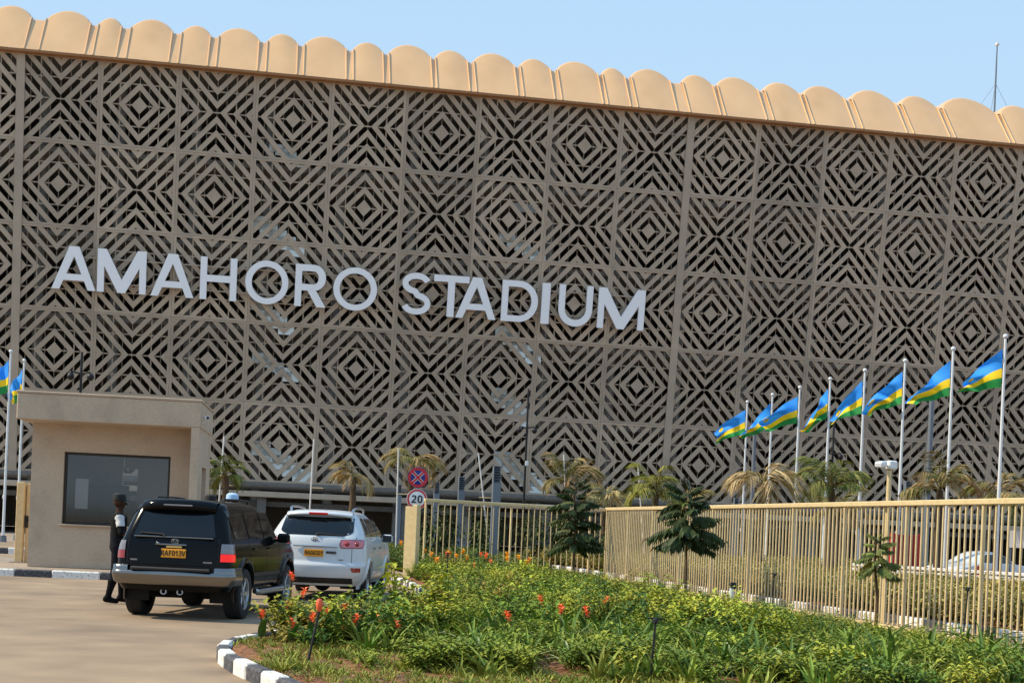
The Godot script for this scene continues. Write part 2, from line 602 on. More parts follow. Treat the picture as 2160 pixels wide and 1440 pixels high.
func strip(mb: MB, outer: Array, inner: Array, z0: float, z1: float) -> void:   # a band between two outlines, with its edges
	for i in outer.size() - 1:
		var mid: Vector2 = (outer[i] + outer[i + 1] + inner[i] + inner[i + 1]) / 4.0
		var m := Vector3(mid.x, mid.y, (z0 + z1) / 2)
		mb.out([up3(outer[i], z1), up3(outer[i + 1], z1), up3(inner[i + 1], z1), up3(inner[i], z1)], m)
		mb.out([up3(outer[i], z0), up3(outer[i + 1], z0), up3(outer[i + 1], z1), up3(outer[i], z1)], m)
		mb.out([up3(inner[i], z0), up3(inner[i + 1], z0), up3(inner[i + 1], z1), up3(inner[i], z1)], m)
	for i in [0, outer.size() - 1]:
		var e: int = 1 if i == 0 else i - 1
		mb.out([up3(outer[i], z0), up3(inner[i], z0), up3(inner[i], z1), up3(outer[i], z1)], up3((outer[e] + inner[e]) / 2.0, (z0 + z1) / 2))


func up3(p: Vector2, z: float) -> Vector3:
	return Vector3(p.x, p.y, z)


func arc(c: Vector2, r: Vector2, from: float, to: float, k: int) -> Array:
	var a := []
	for i in k + 1:
		var w := deg_to_rad(lerpf(from, to, float(i) / k))
		a.append(c + Vector2(cos(w) * r.x, sin(w) * r.y))
	return a


func glyph(ch: String, w: float) -> MB:   # cap height 1, width w
	var mb := MB.new()
	var z := 0.07
	var st := 0.155
	var V := func(a: Array) -> PackedVector2Array:
		var p := PackedVector2Array()
		for i in range(0, a.size(), 2):
			p.append(Vector2(a[i], a[i + 1]))
		return p
	match ch:
		"A":
			var lw := 0.175
			var c := w / 2
			var ya := 0.77
			for s in [0, 1]:
				var q := PackedVector2Array()
				for p in V.call([0.0, 0.0, lw, 0.0, c, ya, c, 1.0, c - 0.11, 1.0]):
					q.append(Vector2(w - p.x if s else p.x, p.y))
				mb.prism(q, 0, z, Transform3D.IDENTITY, true)
			var x := func(y: float) -> float: return lw + (c - lw) * y / ya
			mb.prism(V.call([x.call(0.21), 0.21, w - x.call(0.21), 0.21, w - x.call(0.36), 0.36, x.call(0.36), 0.36]), 0, z, Transform3D.IDENTITY, true)
		"M":
			var c := w / 2
			mb.prism(V.call([0.0, 0.0, st, 0.0, st, 0.60, c - 0.085, 0.0, c + 0.085, 0.0, w - st, 0.60, w - st, 0.0, w, 0.0, w, 1.0, w - 0.2, 1.0, c, 0.30, 0.2, 1.0, 0.0, 1.0]), 0, z, Transform3D.IDENTITY, true)
		"H":
			mb.prism(V.call([0.0, 0.0, st, 0.0, st, 0.42, w - st, 0.42, w - st, 0.0, w, 0.0, w, 1.0, w - st, 1.0, w - st, 0.58, st, 0.58, st, 1.0, 0.0, 1.0]), 0, z, Transform3D.IDENTITY, true)
		"O":
			var r := Vector2(w / 2, 0.515)
			strip(mb, arc(Vector2(w / 2, 0.5), r, 0, 360, 48), arc(Vector2(w / 2, 0.5), r - Vector2(0.152, 0.142), 0, 360, 48), 0, z)
		"R":
			mb.prism(V.call([0.0, 0.0, st, 0.0, st, 1.0, 0.0, 1.0]), 0, z, Transform3D.IDENTITY, true)
			var cx := w - 0.31
			var o := [Vector2(st, 1.0)] + arc(Vector2(cx, 0.69), Vector2(0.29, 0.31), 90, -90, 20) + [Vector2(st, 0.38)]
			var n := [Vector2(st, 0.84)] + arc(Vector2(cx, 0.69), Vector2(0.12, 0.155), 90, -90, 20) + [Vector2(st, 0.535)]
			strip(mb, o, n, 0, z)
			mb.prism(V.call([0.30, 0.379, 0.51, 0.379, w, 0.0, w - 0.22, 0.0]), 0, z, Transform3D.IDENTITY, true)
		"S":
			var hw := 0.072
			var pts := arc(Vector2(w / 2, 0.745), Vector2(w / 2 - 0.1, 0.185), 18, 262, 22)
			pts += arc(Vector2(w / 2, 0.265), Vector2(w / 2 - 0.09, 0.195), 82, -162, 22)
			var o := []
			var n := []
			for i in pts.size():
				var d: Vector2 = (pts[mini(i + 1, pts.size() - 1)] - pts[maxi(i - 1, 0)]).normalized()
				o.append(pts[i] + Vector2(-d.y, d.x) * hw)
				n.append(pts[i] - Vector2(-d.y, d.x) * hw)
			strip(mb, o, n, 0, z)
		"T":
			var c := w / 2
			var h := 0.085
			mb.prism(V.call([c - h, 0.0, c + h, 0.0, c + h, 0.84, w, 0.84, w, 1.0, 0.0, 1.0, 0.0, 0.84, c - h, 0.84]), 0, z, Transform3D.IDENTITY, true)
		"D":
			mb.prism(V.call([0.0, 0.0, st, 0.0, st, 1.0, 0.0, 1.0]), 0, z, Transform3D.IDENTITY, true)
			var cx := w - 0.48
			strip(mb, [Vector2(st, 1.0)] + arc(Vector2(cx, 0.5), Vector2(0.48, 0.5), 90, -90, 26) + [Vector2(st, 0.0)], [Vector2(st, 0.85)] + arc(Vector2(cx, 0.5), Vector2(0.32, 0.35), 90, -90, 26) + [Vector2(st, 0.15)], 0, z)
		"I":
			mb.prism(V.call([0.0, 0.0, w, 0.0, w, 1.0, 0.0, 1.0]), 0, z, Transform3D.IDENTITY, true)
		"U":
			var cy := 0.42
			strip(mb, [Vector2(0, 1)] + arc(Vector2(w / 2, cy), Vector2(w / 2, 0.435), 180, 360, 24) + [Vector2(w, 1)], [Vector2(st, 1)] + arc(Vector2(w / 2, cy), Vector2(w / 2 - st, 0.27), 180, 360, 24) + [Vector2(w - st, 1)], 0, z)
	return mb


func build_sign() -> void:
	var root := thing("stadium_sign", "big white letters spelling AMAHORO STADIUM across the lattice facade", "sign", Vector3(-28.754, 0, -80), 0.1714)
	var tilt := Basis(Vector3.RIGHT, Vector3(0, 0.9928, 0.1199), Vector3(0, -0.1199, 0.9928))
	var text := "AMAHOROSTADIUM"
	var at := [[2.0, 4.44], [4.52, 7.25], [7.52, 9.96], [10.31, 12.4], [12.89, 15.39], [15.78, 17.61], [18.02, 20.6], [22.02, 23.87], [23.98, 26.1], [25.36, 27.81], [28.13, 30.35], [30.58, 31.08], [31.64, 33.74], [34.1, 37.03]]
	var cap := 2.45
	for i in text.length():
		var s: float = at[i][0]
		var t := 13.03 + (s - 2.0) * 0.0043
		var xf := Transform3D(tilt.scaled_local(Vector3.ONE * cap), Vector3(s, 27.086 - t * 0.9928, -0.1199 * t) + tilt.z * 0.3)
		part(glyph(text[i], (at[i][1] - s) / cap), "letter", M.letter_white, root, xf)
	var rail := MB.new()
	for t in [11.15, 12.55]:
		for q in [[2.4, 20.4], [22.3, 36.8]]:
			rail.box(Vector3((q[0] + q[1]) / 2, 27.086 - t * 0.9928, -0.1199 * t) + tilt.z * 0.2, Vector3(q[1] - q[0], 0.07, 0.07), tilt)
	part(rail, "mounting_rail", M.lattice, root)


# ------------------------------------------------------------------ booth, gate, fence, kerbs

func build_booth() -> void:
	var root := thing("guard_booth", "tan rendered guard booth with a deep fascia and a wide dark window", "booth", Vector3(-9.42, 0.12, -32.9), 0.13)
	# local: x along the front, z towards the road; fascia face at z = 0
	var zf := -1.15
	var wall := MB.new()
	var xl := -1.93
	var xr := 1.86
	var top := 3.42
	var wl := -1.18
	var wr := 1.30
	var wb := 1.04
	var wt := 2.76
	wall.box(Vector3((xl + wl) / 2, top / 2, zf - 0.1), Vector3(wl - xl, top, 0.2))
	wall.box(Vector3((wr + xr) / 2, top / 2, zf - 0.1), Vector3(xr - wr, top, 0.2))
	wall.box(Vector3((wl + wr) / 2, wb / 2, zf - 0.1), Vector3(wr - wl, wb, 0.2))
	wall.box(Vector3((wl + wr) / 2, (wt + top) / 2, zf - 0.1), Vector3(wr - wl, top - wt, 0.2))
	part(wall, "front_wall", M.render_tan, root)
	var back := MB.new()
	var zb := -3.3
	back.box(Vector3((xl - 0.1) / 2 - 0.02, top / 2, zb), Vector3(-(xl) - 0.06, top, 0.2))
	back.box(Vector3(1.07, top / 2, zb), Vector3(1.58, top, 0.2))
	back.box(Vector3(0.11, 0.65, zb), Vector3(0.34, 1.3, 0.2))
	back.box(Vector3(0.11, 2.95, zb), Vector3(0.34, 0.94, 0.2))
	part(back, "back_wall", M.render_tan, root)
	var lw := MB.new()
	lw.box(Vector3(xl + 0.1, top / 2, -2.28), Vector3(0.2, top, 1.84))
	part(lw, "side_wall", M.render_tan, root)
	var rw := MB.new()
	rw.box(Vector3(1.96, top / 2, -0.55), Vector3(0.19, top, 1.1))
	rw.box(Vector3(1.96, top / 2, -2.8), Vector3(0.19, top, 1.1))
	rw.box(Vector3(1.96, 0.55, -1.675), Vector3(0.19, 1.1, 1.15))
	rw.box(Vector3(1.96, 2.98, -1.675), Vector3(0.19, 0.88, 1.15))
	part(rw, "side_wall", M.render_tan, root)
	var fas := MB.new()
	fas.cbox(Vector3(0, 3.72, -1.7), Vector3(4.16, 0.6, 3.4), 0.02)
	part(fas, "fascia", M.render_tan, root)
	var cope := MB.new()
	cope.cbox(Vector3(0, 4.05, -1.7), Vector3(4.2, 0.06, 3.44), 0.015)
	part(cope, "coping", M.render_tan, root)
	var win := Node3D.new()
	win.name = "window"
	root.add_child(win, true)
	var fr := MB.new()
	for q in [[(wl + wr) / 2, wb + 0.03, wr - wl, 0.06], [(wl + wr) / 2, wt - 0.03, wr - wl, 0.06], [wl + 0.03, (wb + wt) / 2, 0.06, wt - wb - 0.12], [wr - 0.03, (wb + wt) / 2, 0.06, wt - wb - 0.12]]:
		fr.cbox(Vector3(q[0], q[1], zf - 0.13), Vector3(q[2], q[3], 0.07), 0.008)
	part(fr, "frame", M.frame_dark, win)
	var gl := MB.new()
	gl.box(Vector3((wl + wr) / 2, (wb + wt) / 2, zf - 0.135), Vector3(wr - wl - 0.12, wt - wb - 0.12, 0.008))
	part(gl, "pane", M.booth_glass, win)
	var sill := MB.new()
	sill.cbox(Vector3((wl + wr) / 2, wb - 0.02, zf + 0.03), Vector3(wr - wl + 0.1, 0.04, 0.1), 0.008)
	part(sill, "sill", M.render_tan, win)
	var fl := MB.new()
	fl.box(Vector3(0, 0.02, -2.25), Vector3(3.7, 0.04, 1.85))
	part(fl, "booth_floor", M.concrete, root)
	var ce := MB.new()
	ce.box(Vector3(0, top - 0.03, -2.25), Vector3(3.7, 0.05, 1.85))
	part(ce, "ceiling", M.concrete, root)
	var desk := thing("booth_desk", "dark wooden desk standing behind the booth window", "desk", Vector3(-9.25, 0.16, -34.5), 0.13)
	var dt := MB.new()
	dt.cbox(Vector3(0, 0.98, 0), Vector3(2.2, 0.05, 0.5), 0.01)
	part(dt, "desk_top", M.desk_wood, desk)
	for s in [-1.0, 1.0]:
		var lg := MB.new()
		lg.cbox(Vector3(s * 1.0, 0.48, 0), Vector3(0.05, 0.95, 0.46), 0.005)
		part(lg, "leg", M.desk_wood, desk)
	var mon := thing("desk_monitor", "black monitor on the desk inside the booth", "monitor", Vector3(-9.7, 1.17, -34.5), 0.3)
	var sc := MB.new()
	sc.cbox(Vector3(0, 0.27, 0), Vector3(0.55, 0.33, 0.04), 0.01)
	part(sc, "screen", M.black_plastic, mon)
	var sd := MB.new()
	sd.tube([Vector3(0, 0, 0), Vector3(0, 0.2, 0)], [0.09, 0.02], 10)
	part(sd, "stand", M.black_plastic, mon)
	var pp := thing("wall_notice", "white paper notice hanging inside the booth window", "notice", Vector3(-10.4, 1.55, -34.25), 0.13)
	var ps := MB.new()
	ps.box(Vector3(0, 0.35, 0), Vector3(0.30, 0.72, 0.006))
	part(ps, "sheet", M.paper_white, pp)
	var cab := thing("dark_cabinet", "tall dark cabinet standing inside the booth behind the desk", "cabinet", Vector3(-9.85, 0.16, -35.4), 0.13)
	var cb := MB.new()
	cb.cbox(Vector3(-0.3, 1.0, 0), Vector3(1.1, 2.0, 0.45), 0.01)
	part(cb, "carcass", M.black_plastic, cab)
	for s in [-1.0, 1.0]:
		var dr := MB.new()
		dr.cbox(Vector3(-0.3 + s * 0.27, 1.0, 0.235), Vector3(0.52, 1.94, 0.02), 0.005)
		part(dr, "cabinet_door", M.frame_dark, cab)
	# the little camera on the corner of the fascia
	camera_box("booth_camera", "small white bullet camera on the corner of the booth fascia", Vector3(-7.3, 3.78, -33.35), 0.5, 0.75)
	# platform in front of the booth
	var plat := MB.new()
	plat.box(Vector3(-12.4, 0.055, -35.2), Vector3(8.6, 0.11, 7.6), Basis(Vector3.UP, 0.012))
	ground_piece(plat, "pavement", M.paving)
	kerb("booth_kerb", "black and white painted kerb in front of the guard booth", [Vector2(-16.2, 30.9), Vector2(-8.0, 31.27)], 0.78, 0.16, 1)


func camera_box(called: String, label: String, at: Vector3, turn: float, s: float) -> Node3D:
	var r := thing(called, label, "camera", at, turn)
	var b := MB.new()
	b.cbox(Vector3(0, 0, 0.1) * s, Vector3(0.12, 0.11, 0.3) * s, 0.02 * s)
	part(b, "housing", M.pole_white, r)
	var l := MB.new()
	l.lathe([Vector2(0.001, 0.02), Vector2(0.045, 0.02), Vector2(0.05, 0.0)], 12, Transform3D(Basis(Vector3.RIGHT, PI / 2).scaled(Vector3.ONE * s), Vector3(0, 0, 0.25) * s))
	part(l, "lens", M.black_plastic, r)
	var a := MB.new()
	a.tube([Vector3(0, -0.03, 0) * s, Vector3(0, -0.12, -0.05) * s, Vector3(-0.12, -0.12, -0.1) * s], [0.025 * s, 0.025 * s, 0.025 * s], 8)
	part(a, "bracket", M.pole_white, r)
	return r


func kerb(called: String, label: String, path: Array, stone: float, tall: float, first := 0) -> Node3D:   # path of (x, depth); the stones lie along it one by one
	var pts := []
	for i in path.size() - 1:
		var p0: Vector2 = path[maxi(i - 1, 0)]
		var p3: Vector2 = path[mini(i + 2, path.size() - 1)]
		for k in 24:
			pts.append(path[i].cubic_interpolate(path[i + 1], p0, p3, k / 24.0))
	pts.append(path[-1])
	var root := thing(called, label, "kerb", Vector3(path[0].x, 0, -path[0].y))
	var meshes := {}
	var start: Vector2 = pts[0]
	var n := first
	for i in range(1, pts.size()):
		var p: Vector2 = pts[i]
		if start.distance_to(p) >= stone or i == pts.size() - 1:
			var l := start.distance_to(p)
			var key := roundi(l * 50)
			if not meshes.has(key):
				var mb := MB.new()
				mb.cbox(Vector3(0, tall / 2 - 0.05, 0), Vector3(l - 0.012, tall + 0.1, 0.145), 0.024)
				meshes[key] = mb.mesh()
			var c := (start + p) / 2
			var d := p - start
			var xf := Transform3D(Basis(Vector3.UP, atan2(d.y, d.x) + rng.randf_range(-0.012, 0.012)), Vector3(c.x - path[0].x, rng.randf_range(-0.006, 0.006), path[0].y - c.y))
			var o := part(meshes[key], "kerb_stone", M.kerb_white if n % 2 == 0 else M.kerb_black, root, xf)
			n += 1
			start = p
	return root


func build_gate() -> void:
	# right-hand jamb of the drive
	var r := thing("gate_post", "tan steel gate post at the end of the barred gate", "gate post", Vector3(-2.62, 0.0, -37.4), -0.55)
	var a := MB.new()
	a.cbox(Vector3(0.12, 1.0, 0), Vector3(0.15, 2.05, 0.17), 0.012)
	part(a, "post", M.fence_tan, r)
	var b := MB.new()
	b.cbox(Vector3(-0.09, 0.98, 0.02), Vector3(0.25, 1.98, 0.07), 0.01)
	part(b, "cheek_plate", M.fence_tan, r)
	var c := MB.new()
	c.cbox(Vector3(-0.02, 0.06, 0.02), Vector3(0.5, 0.12, 0.4), 0.015)
	part(c, "base", M.concrete, r)
	# the open leaf by the booth
	var l := thing("gate_leaf", "narrow tan steel gate edge with a black handle beside the booth", "gate", Vector3(-12.42, 0.1, -36.0), 0.1)
	var la := MB.new()
	la.cbox(Vector3(-0.02, 1.02, 0.05), Vector3(0.19, 2.04, 0.2), 0.012)
	part(la, "post", M.fence_tan, l)
	var lb := MB.new()
	lb.cbox(Vector3(0.3, 1.02, -0.02), Vector3(0.4, 2.0, 0.06), 0.01)
	part(lb, "panel", M.fence_tan, l)
	var lh := MB.new()
	lh.cbox(Vector3(0.13, 1.05, 0.05), Vector3(0.08, 0.3, 0.06), 0.01)
	lh.tube([Vector3(0.13, 1.1, 0.08), Vector3(0.13, 1.1, 0.13), Vector3(0.3, 1.1, 0.13)], [0.015, 0.015, 0.015], 8)
	part(lh, "handle", M.black_metal, l)
	var lc := MB.new()
	lc.cbox(Vector3(0.12, -0.03, 0.05), Vector3(0.7, 0.12, 0.4), 0.015)
	part(lc, "base", M.concrete, l)
	# the barred leaf between the post and the fence corner
	var p0 := Vector3(-2.4, 0, -38.6)
	var p1 := Vector3(2.75, 0, -42.3)
	barred("sliding_gate", "tan barred gate with widely spaced bars behind the flower bed", "gate", p0, p1, 2.22, 0.205, 0.026, 2.87)


func barred(called: String, label: String, category: String, p0: Vector3, p1: Vector3, tall: float, gap: float, bar: float, bay: float) -> Node3D:
	var d := p1 - p0
	var l := d.length()
	var turn := atan2(-d.z, d.x)
	var root := thing(called, label, category, p0, turn)
	var tr := MB.new()
	tr.cbox(Vector3(l / 2, tall - 0.045, 0), Vector3(l, 0.09, 0.11), 0.012)
	part(tr, "top_rail", M.fence_tan, root)
	var br := MB.new()
	br.cbox(Vector3(l / 2, 0.14, 0), Vector3(l, 0.07, 0.06), 0.008)
	part(br, "bottom_rail", M.fence_tan, root)
	var pm := MB.new()
	pm.cbox(Vector3(0, (tall - 0.09 + 0.175) / 2, 0), Vector3(bar, tall - 0.09 - 0.175, bar * 0.8), 0.004)
	var bar_mesh := pm.mesh()
	var qm := MB.new()
	qm.cbox(Vector3(0, (tall - 0.09) / 2 - 0.06, 0), Vector3(0.05, tall - 0.09 + 0.12, 0.06), 0.008)
	var post_mesh := qm.mesh()
	var n := int(l / gap)
	var per := roundi(bay / gap)
	for i in n + 1:
		var x := i * gap + 0.04
		if x > l:
			break
		if i % per == 0:
			part(post_mesh, "post", M.fence_tan, root, Transform3D(Basis.IDENTITY, Vector3(x, 0, 0)))
		else:
			part(bar_mesh, "bar", M.fence_tan, root, Transform3D(Basis(Vector3.UP, rng.randf_range(-0.03, 0.03)), Vector3(x, rng.randf_range(-0.003, 0.003), 0)))
	return root


func fence_x(z: float) -> float:
	return 7.12 - 0.1885 * (z - 19.76)


func build_fence() -> void:
	var z0 := 16.0
	barred("bar_fence", "long tan steel fence of close upright bars along the planting bed", "fence", Vector3(fence_x(z0), 0, -z0), Vector3(fence_x(42.6), 0, -42.6), 2.25, 0.175, 0.034, 2.45)
	var strip_ := MB.new()
	var a := Vector3(fence_x(15.5), 0.03, -15.5)
	var b := Vector3(fence_x(42.8), 0.03, -42.8)
	strip_.cbox((a + b) / 2, Vector3(a.distance_to(b), 0.12, 0.2), 0.02, Basis(Vector3.UP, atan2(-(b - a).z, (b - a).x)))
	meta(part(strip_, "fence_plinth", M.concrete, self), "low concrete plinth under the tan bar fence", "plinth")
	kerb("bed_kerb", "black and white kerb curving round the tip of the planting bed", [Vector2(-0.5, 9.6), Vector2(-1.4, 11.3), Vector2(-2.02, 12.6), Vector2(-2.4, 13.4), Vector2(-2.66, 14.0), Vector2(-2.95, 14.85), Vector2(-3.08, 15.6), Vector2(-3.08, 16.4), Vector2(-2.75, 17.6), Vector2(-2.05, 18.6), Vector2(-1.5, 20.0), Vector2(-1.3, 22.0), Vector2(-1.35, 25.5), Vector2(-1.64, 28.9), Vector2(-2.3, 33.5), Vector2(-3.2, 38.0)], 0.5, 0.145)
	kerb("drive_kerb", "black and white kerb of the drive behind the bar fence", [Vector2(10.6, 17.5), Vector2(9.3, 21.8), Vector2(8.46, 24.67), Vector2(7.6, 27.5), Vector2(6.9, 30.0), Vector2(6.2, 33.0), Vector2(5.3, 38.0), Vector2(4.2, 44.0), Vector2(3.1, 49.5), Vector2(1.4, 57.0), Vector2(-0.4, 66.5), Vector2(-2.2, 74.0)], 0.72, 0.15)


# ------------------------------------------------------------------ cars
# a car body is a stack of outlines: [height, half width, rear z, front z]; the tail looks along +z

var R := []
var bow := 0.07
var rr := 0.2
var rf := 0.38


func ring(y: float) -> Vector3:
	var k := 0
	while k < R.size() - 2 and R[k + 1][0] < y:
		k += 1
	var f := clampf((y - R[k][0]) / (R[k + 1][0] - R[k][0]), 0.0, 1.0)
	var o := Vector3.ZERO
	for q in 3:
		o[q] = lerpf(R[k][q + 1], R[k + 1][q + 1], f)
	return o


func rear_z(x: float, y: float) -> float:
	var g := ring(y)
	var c := maxf(g.x - rr, 0.02)
	var ax := absf(x)
	if ax <= c:
		return g.y - bow * pow(ax / g.x, 2.0)
	var zc := g.y - bow * pow(c / g.x, 2.0)
	var q := clampf((ax - c) / rr, 0.0, 1.0)
	return zc - rr + rr * sqrt(maxf(1.0 - q * q, 0.0))


func side_x(z: float, y: float) -> float:
	var g := ring(y)
	var c := maxf(g.x - rr, 0.02)
	var zc := g.y - bow * pow(c / g.x, 2.0) - rr
	if z <= zc:
		return g.x
	var q := clampf((z - zc) / rr, 0.0, 1.0)
	return c + rr * sqrt(maxf(1.0 - q * q, 0.0))


func outline(y: float) -> PackedVector3Array:
	var g := ring(y)
	var w := g.x
	var r1 := minf(rr, w * 0.6)
	var r2 := minf(rf, w * 0.6)
	var half := []
	var c := w - r1
	for i in 8:
		var x := c * i / 8.0
		half.append(Vector2(x, g.y - bow * pow(x / w, 2.0)))
	var zc := g.y - bow * pow(c / w, 2.0)
	for i in 7:
		var a := PI / 2 * (1.0 - i / 6.0)
		half.append(Vector2(c + r1 * cos(a), zc - r1 + r1 * sin(a)))
	var cf := w - r2
	var zfc := g.z + 0.12 * pow(cf / w, 2.0)
	for i in range(1, 72):
		half.append(Vector2(w, lerpf(zc - r1, zfc + r2, i / 72.0)))
	for i in 7:
		var a := PI / 2 * i / 6.0
		half.append(Vector2(cf + r2 * cos(a), zfc + r2 - r2 * sin(a)))
	for i in range(7, -1, -1):
		var x := cf * i / 8.0
		half.append(Vector2(x, g.z + 0.12 * pow(x / w, 2.0)))
	var o := PackedVector3Array()
	for p in half:
		o.append(Vector3(p.x, y, p.y))
	for i in range(half.size() - 2, 0, -1):
		o.append(Vector3(-half[i].x, y, half[i].y))
	return o


func rear_patch(y0: float, y1: float, xl: Callable, xr: Callable, off: float, ny := 10, nx := 14) -> MB:
	var rows := []
	for i in ny + 1:
		var y := lerpf(y0, y1, float(i) / ny)
		var line := PackedVector3Array()
		for j in nx + 1:
			var x: float = lerpf(xl.call(y), xr.call(y), float(j) / nx)
			line.append(Vector3(x, y, rear_z(x, y) + off))
		rows.append(line)
	var mb := MB.new()
	mb.sheet(rows)
	return mb


func side_patch(sgn: float, y0: float, y1: float, za: Callable, zb: Callable, off: float, ny := 8, nx := 12) -> MB:
	var rows := []
	for i in ny + 1:
		var y := lerpf(y0, y1, float(i) / ny)
		var line := PackedVector3Array()
		for j in nx + 1:
			var z: float = lerpf(za.call(y), zb.call(y), float(j) / nx)
			line.append(Vector3(sgn * (side_x(z, y) + off), y, z))
		rows.append(line)
	var mb := MB.new()
	mb.sheet(rows, false, sgn < 0)
	return mb


func wheel(root: Node3D, at: Vector3, r: float, wide: float, rim_mat: Material, spokes: int) -> void:
	var s := signf(at.x)
	var xf := Transform3D(Basis(Vector3(0, 0, -1), Vector3(s, 0, 0), Vector3(0, -s, 0)) if s > 0 else Basis(Vector3(0, 0, 1), Vector3(-1, 0, 0), Vector3(0, -1, 0)), at)
	var w := Node3D.new()
	w.name = "wheel"
	root.add_child(w, true)
	w.transform = xf
	var h := wide / 2
	var ri := r * 0.63
	var ty := MB.new()
	ty.lathe([Vector2(ri, -h * 0.9), Vector2(r * 0.9, -h), Vector2(r * 0.975, -h * 0.9), Vector2(r, -h * 0.72), Vector2(r, -h * 0.2), Vector2(r * 0.985, -h * 0.16), Vector2(r * 0.985, h * 0.16), Vector2(r, h * 0.2), Vector2(r, h * 0.72), Vector2(r * 0.975, h * 0.9), Vector2(r * 0.9, h), Vector2(ri * 1.02, h * 0.92), Vector2(ri * 0.97, h * 0.75)], 40)
	part(ty, "tyre", M.tyre, w)
	var rm := MB.new()
	rm.lathe([Vector2(ri, h * 0.9), Vector2(ri * 0.95, h * 0.88), Vector2(ri * 0.9, h * 0.45), Vector2(ri * 0.86, -h * 0.3)], 40)
	for k in spokes:
		var a := TAU * k / spokes
		var b := Basis(Vector3.UP, a)
		rm.cbox(b * Vector3(ri * 0.55, h * 0.62, 0), Vector3(ri * 0.84, h * 0.22, ri * 0.24), 0.008, b * Basis(Vector3(0, 0, 1), 0.06))
	rm.lathe([Vector2(ri * 0.24, h * 0.5), Vector2(ri * 0.23, h * 0.8), Vector2(ri * 0.12, h * 0.85), Vector2(0.0, h * 0.86)], 20)
	part(rm, "rim", rim_mat, w)
	var dk := MB.new()
	dk.lathe([Vector2(ri * 0.9, h * 0.1), Vector2(0.0, h * 0.1)], 30)
	part(dk, "brake_disc", M.underbody, w)


func text(word: String, high: float, parent: Node, mat: Material, xf: Transform3D, squeeze := 1.0) -> void:
	var f := SystemFont.new()
	f.font_names = PackedStringArray(["Droid Sans"])
	f.font_weight = 700
	var t := TextMesh.new()
	t.text = word
	t.font = f
	t.font_size = 32
	t.pixel_size = high / 23.0
	t.depth = 0.004
	part(t, "lettering", mat, parent, xf * Transform3D(Basis.from_scale(Vector3(squeeze, 1, 1)), Vector3.ZERO))


func car_shell(root: Node3D, paint: Material, levels: Array, arches: Array, ra: float) -> void:
	var rows := []
	for y in levels:
		rows.append(outline(y))
	var body := MB.new()
	body.sheet(rows, true, false, func(p: Vector3) -> bool:
		for a in arches:
			if absf(p.x) > 0.5 and Vector2(p.z - a.x, p.y - a.y).length() < ra:
				return false
		return true)
	part(body, "body", paint, root)
	for a in arches:
		for s in [-1.0, 1.0]:
			var fl := []
			for i in 25:
				var w := lerpf(-0.25, PI + 0.25, i / 24.0)
				var d := Vector2(cos(w), sin(w))
				var line := PackedVector3Array()
				for q in [[ra - 0.01, 0.05], [ra - 0.01, -0.035], [ra + 0.045, -0.03], [ra + 0.075, 0.005]]:
					var p: Vector2 = a + d * q[0]
					line.append(Vector3(s * (side_x(p.x, maxf(p.y, levels[0])) - q[1]), p.y, p.x))
				fl.append(line)
			var fm := MB.new()
			fm.sheet(fl, false, s > 0)
			part(fm, "wheel_arch", paint if ra < 0.46 else M.car_black, root)
			var wl := []
			for i in 25:
				var w := lerpf(-0.3, PI + 0.3, i / 24.0)
				var d := Vector2(cos(w), sin(w)) * ra
				wl.append(PackedVector3Array([Vector3(s * 0.82, a.y + d.y, a.x + d.x), Vector3(s * 0.45, a.y + d.y, a.x + d.x)]))
			var wm := MB.new()
			wm.sheet(wl)
			part(wm, "wheel_well", M.underbody, root)
	var un := MB.new()
	un.box(Vector3(0, levels[0] + 0.06, 0), Vector3(1.0, 0.16, 4.0))
	un.box(Vector3(0, levels[0] + 0.1, 0.0), Vector3(1.5, 0.06, 1.7))
	un.tube([Vector3(-0.75, 0.33, arches[0].x), Vector3(0.75, 0.33, arches[0].x)], [0.06, 0.06], 8)
	un.ball(Vector3(0.05, 0.33, arches[0].x), Vector3(0.17, 0.17, 0.16), 12)
	part(un, "underbody", M.underbody, root)


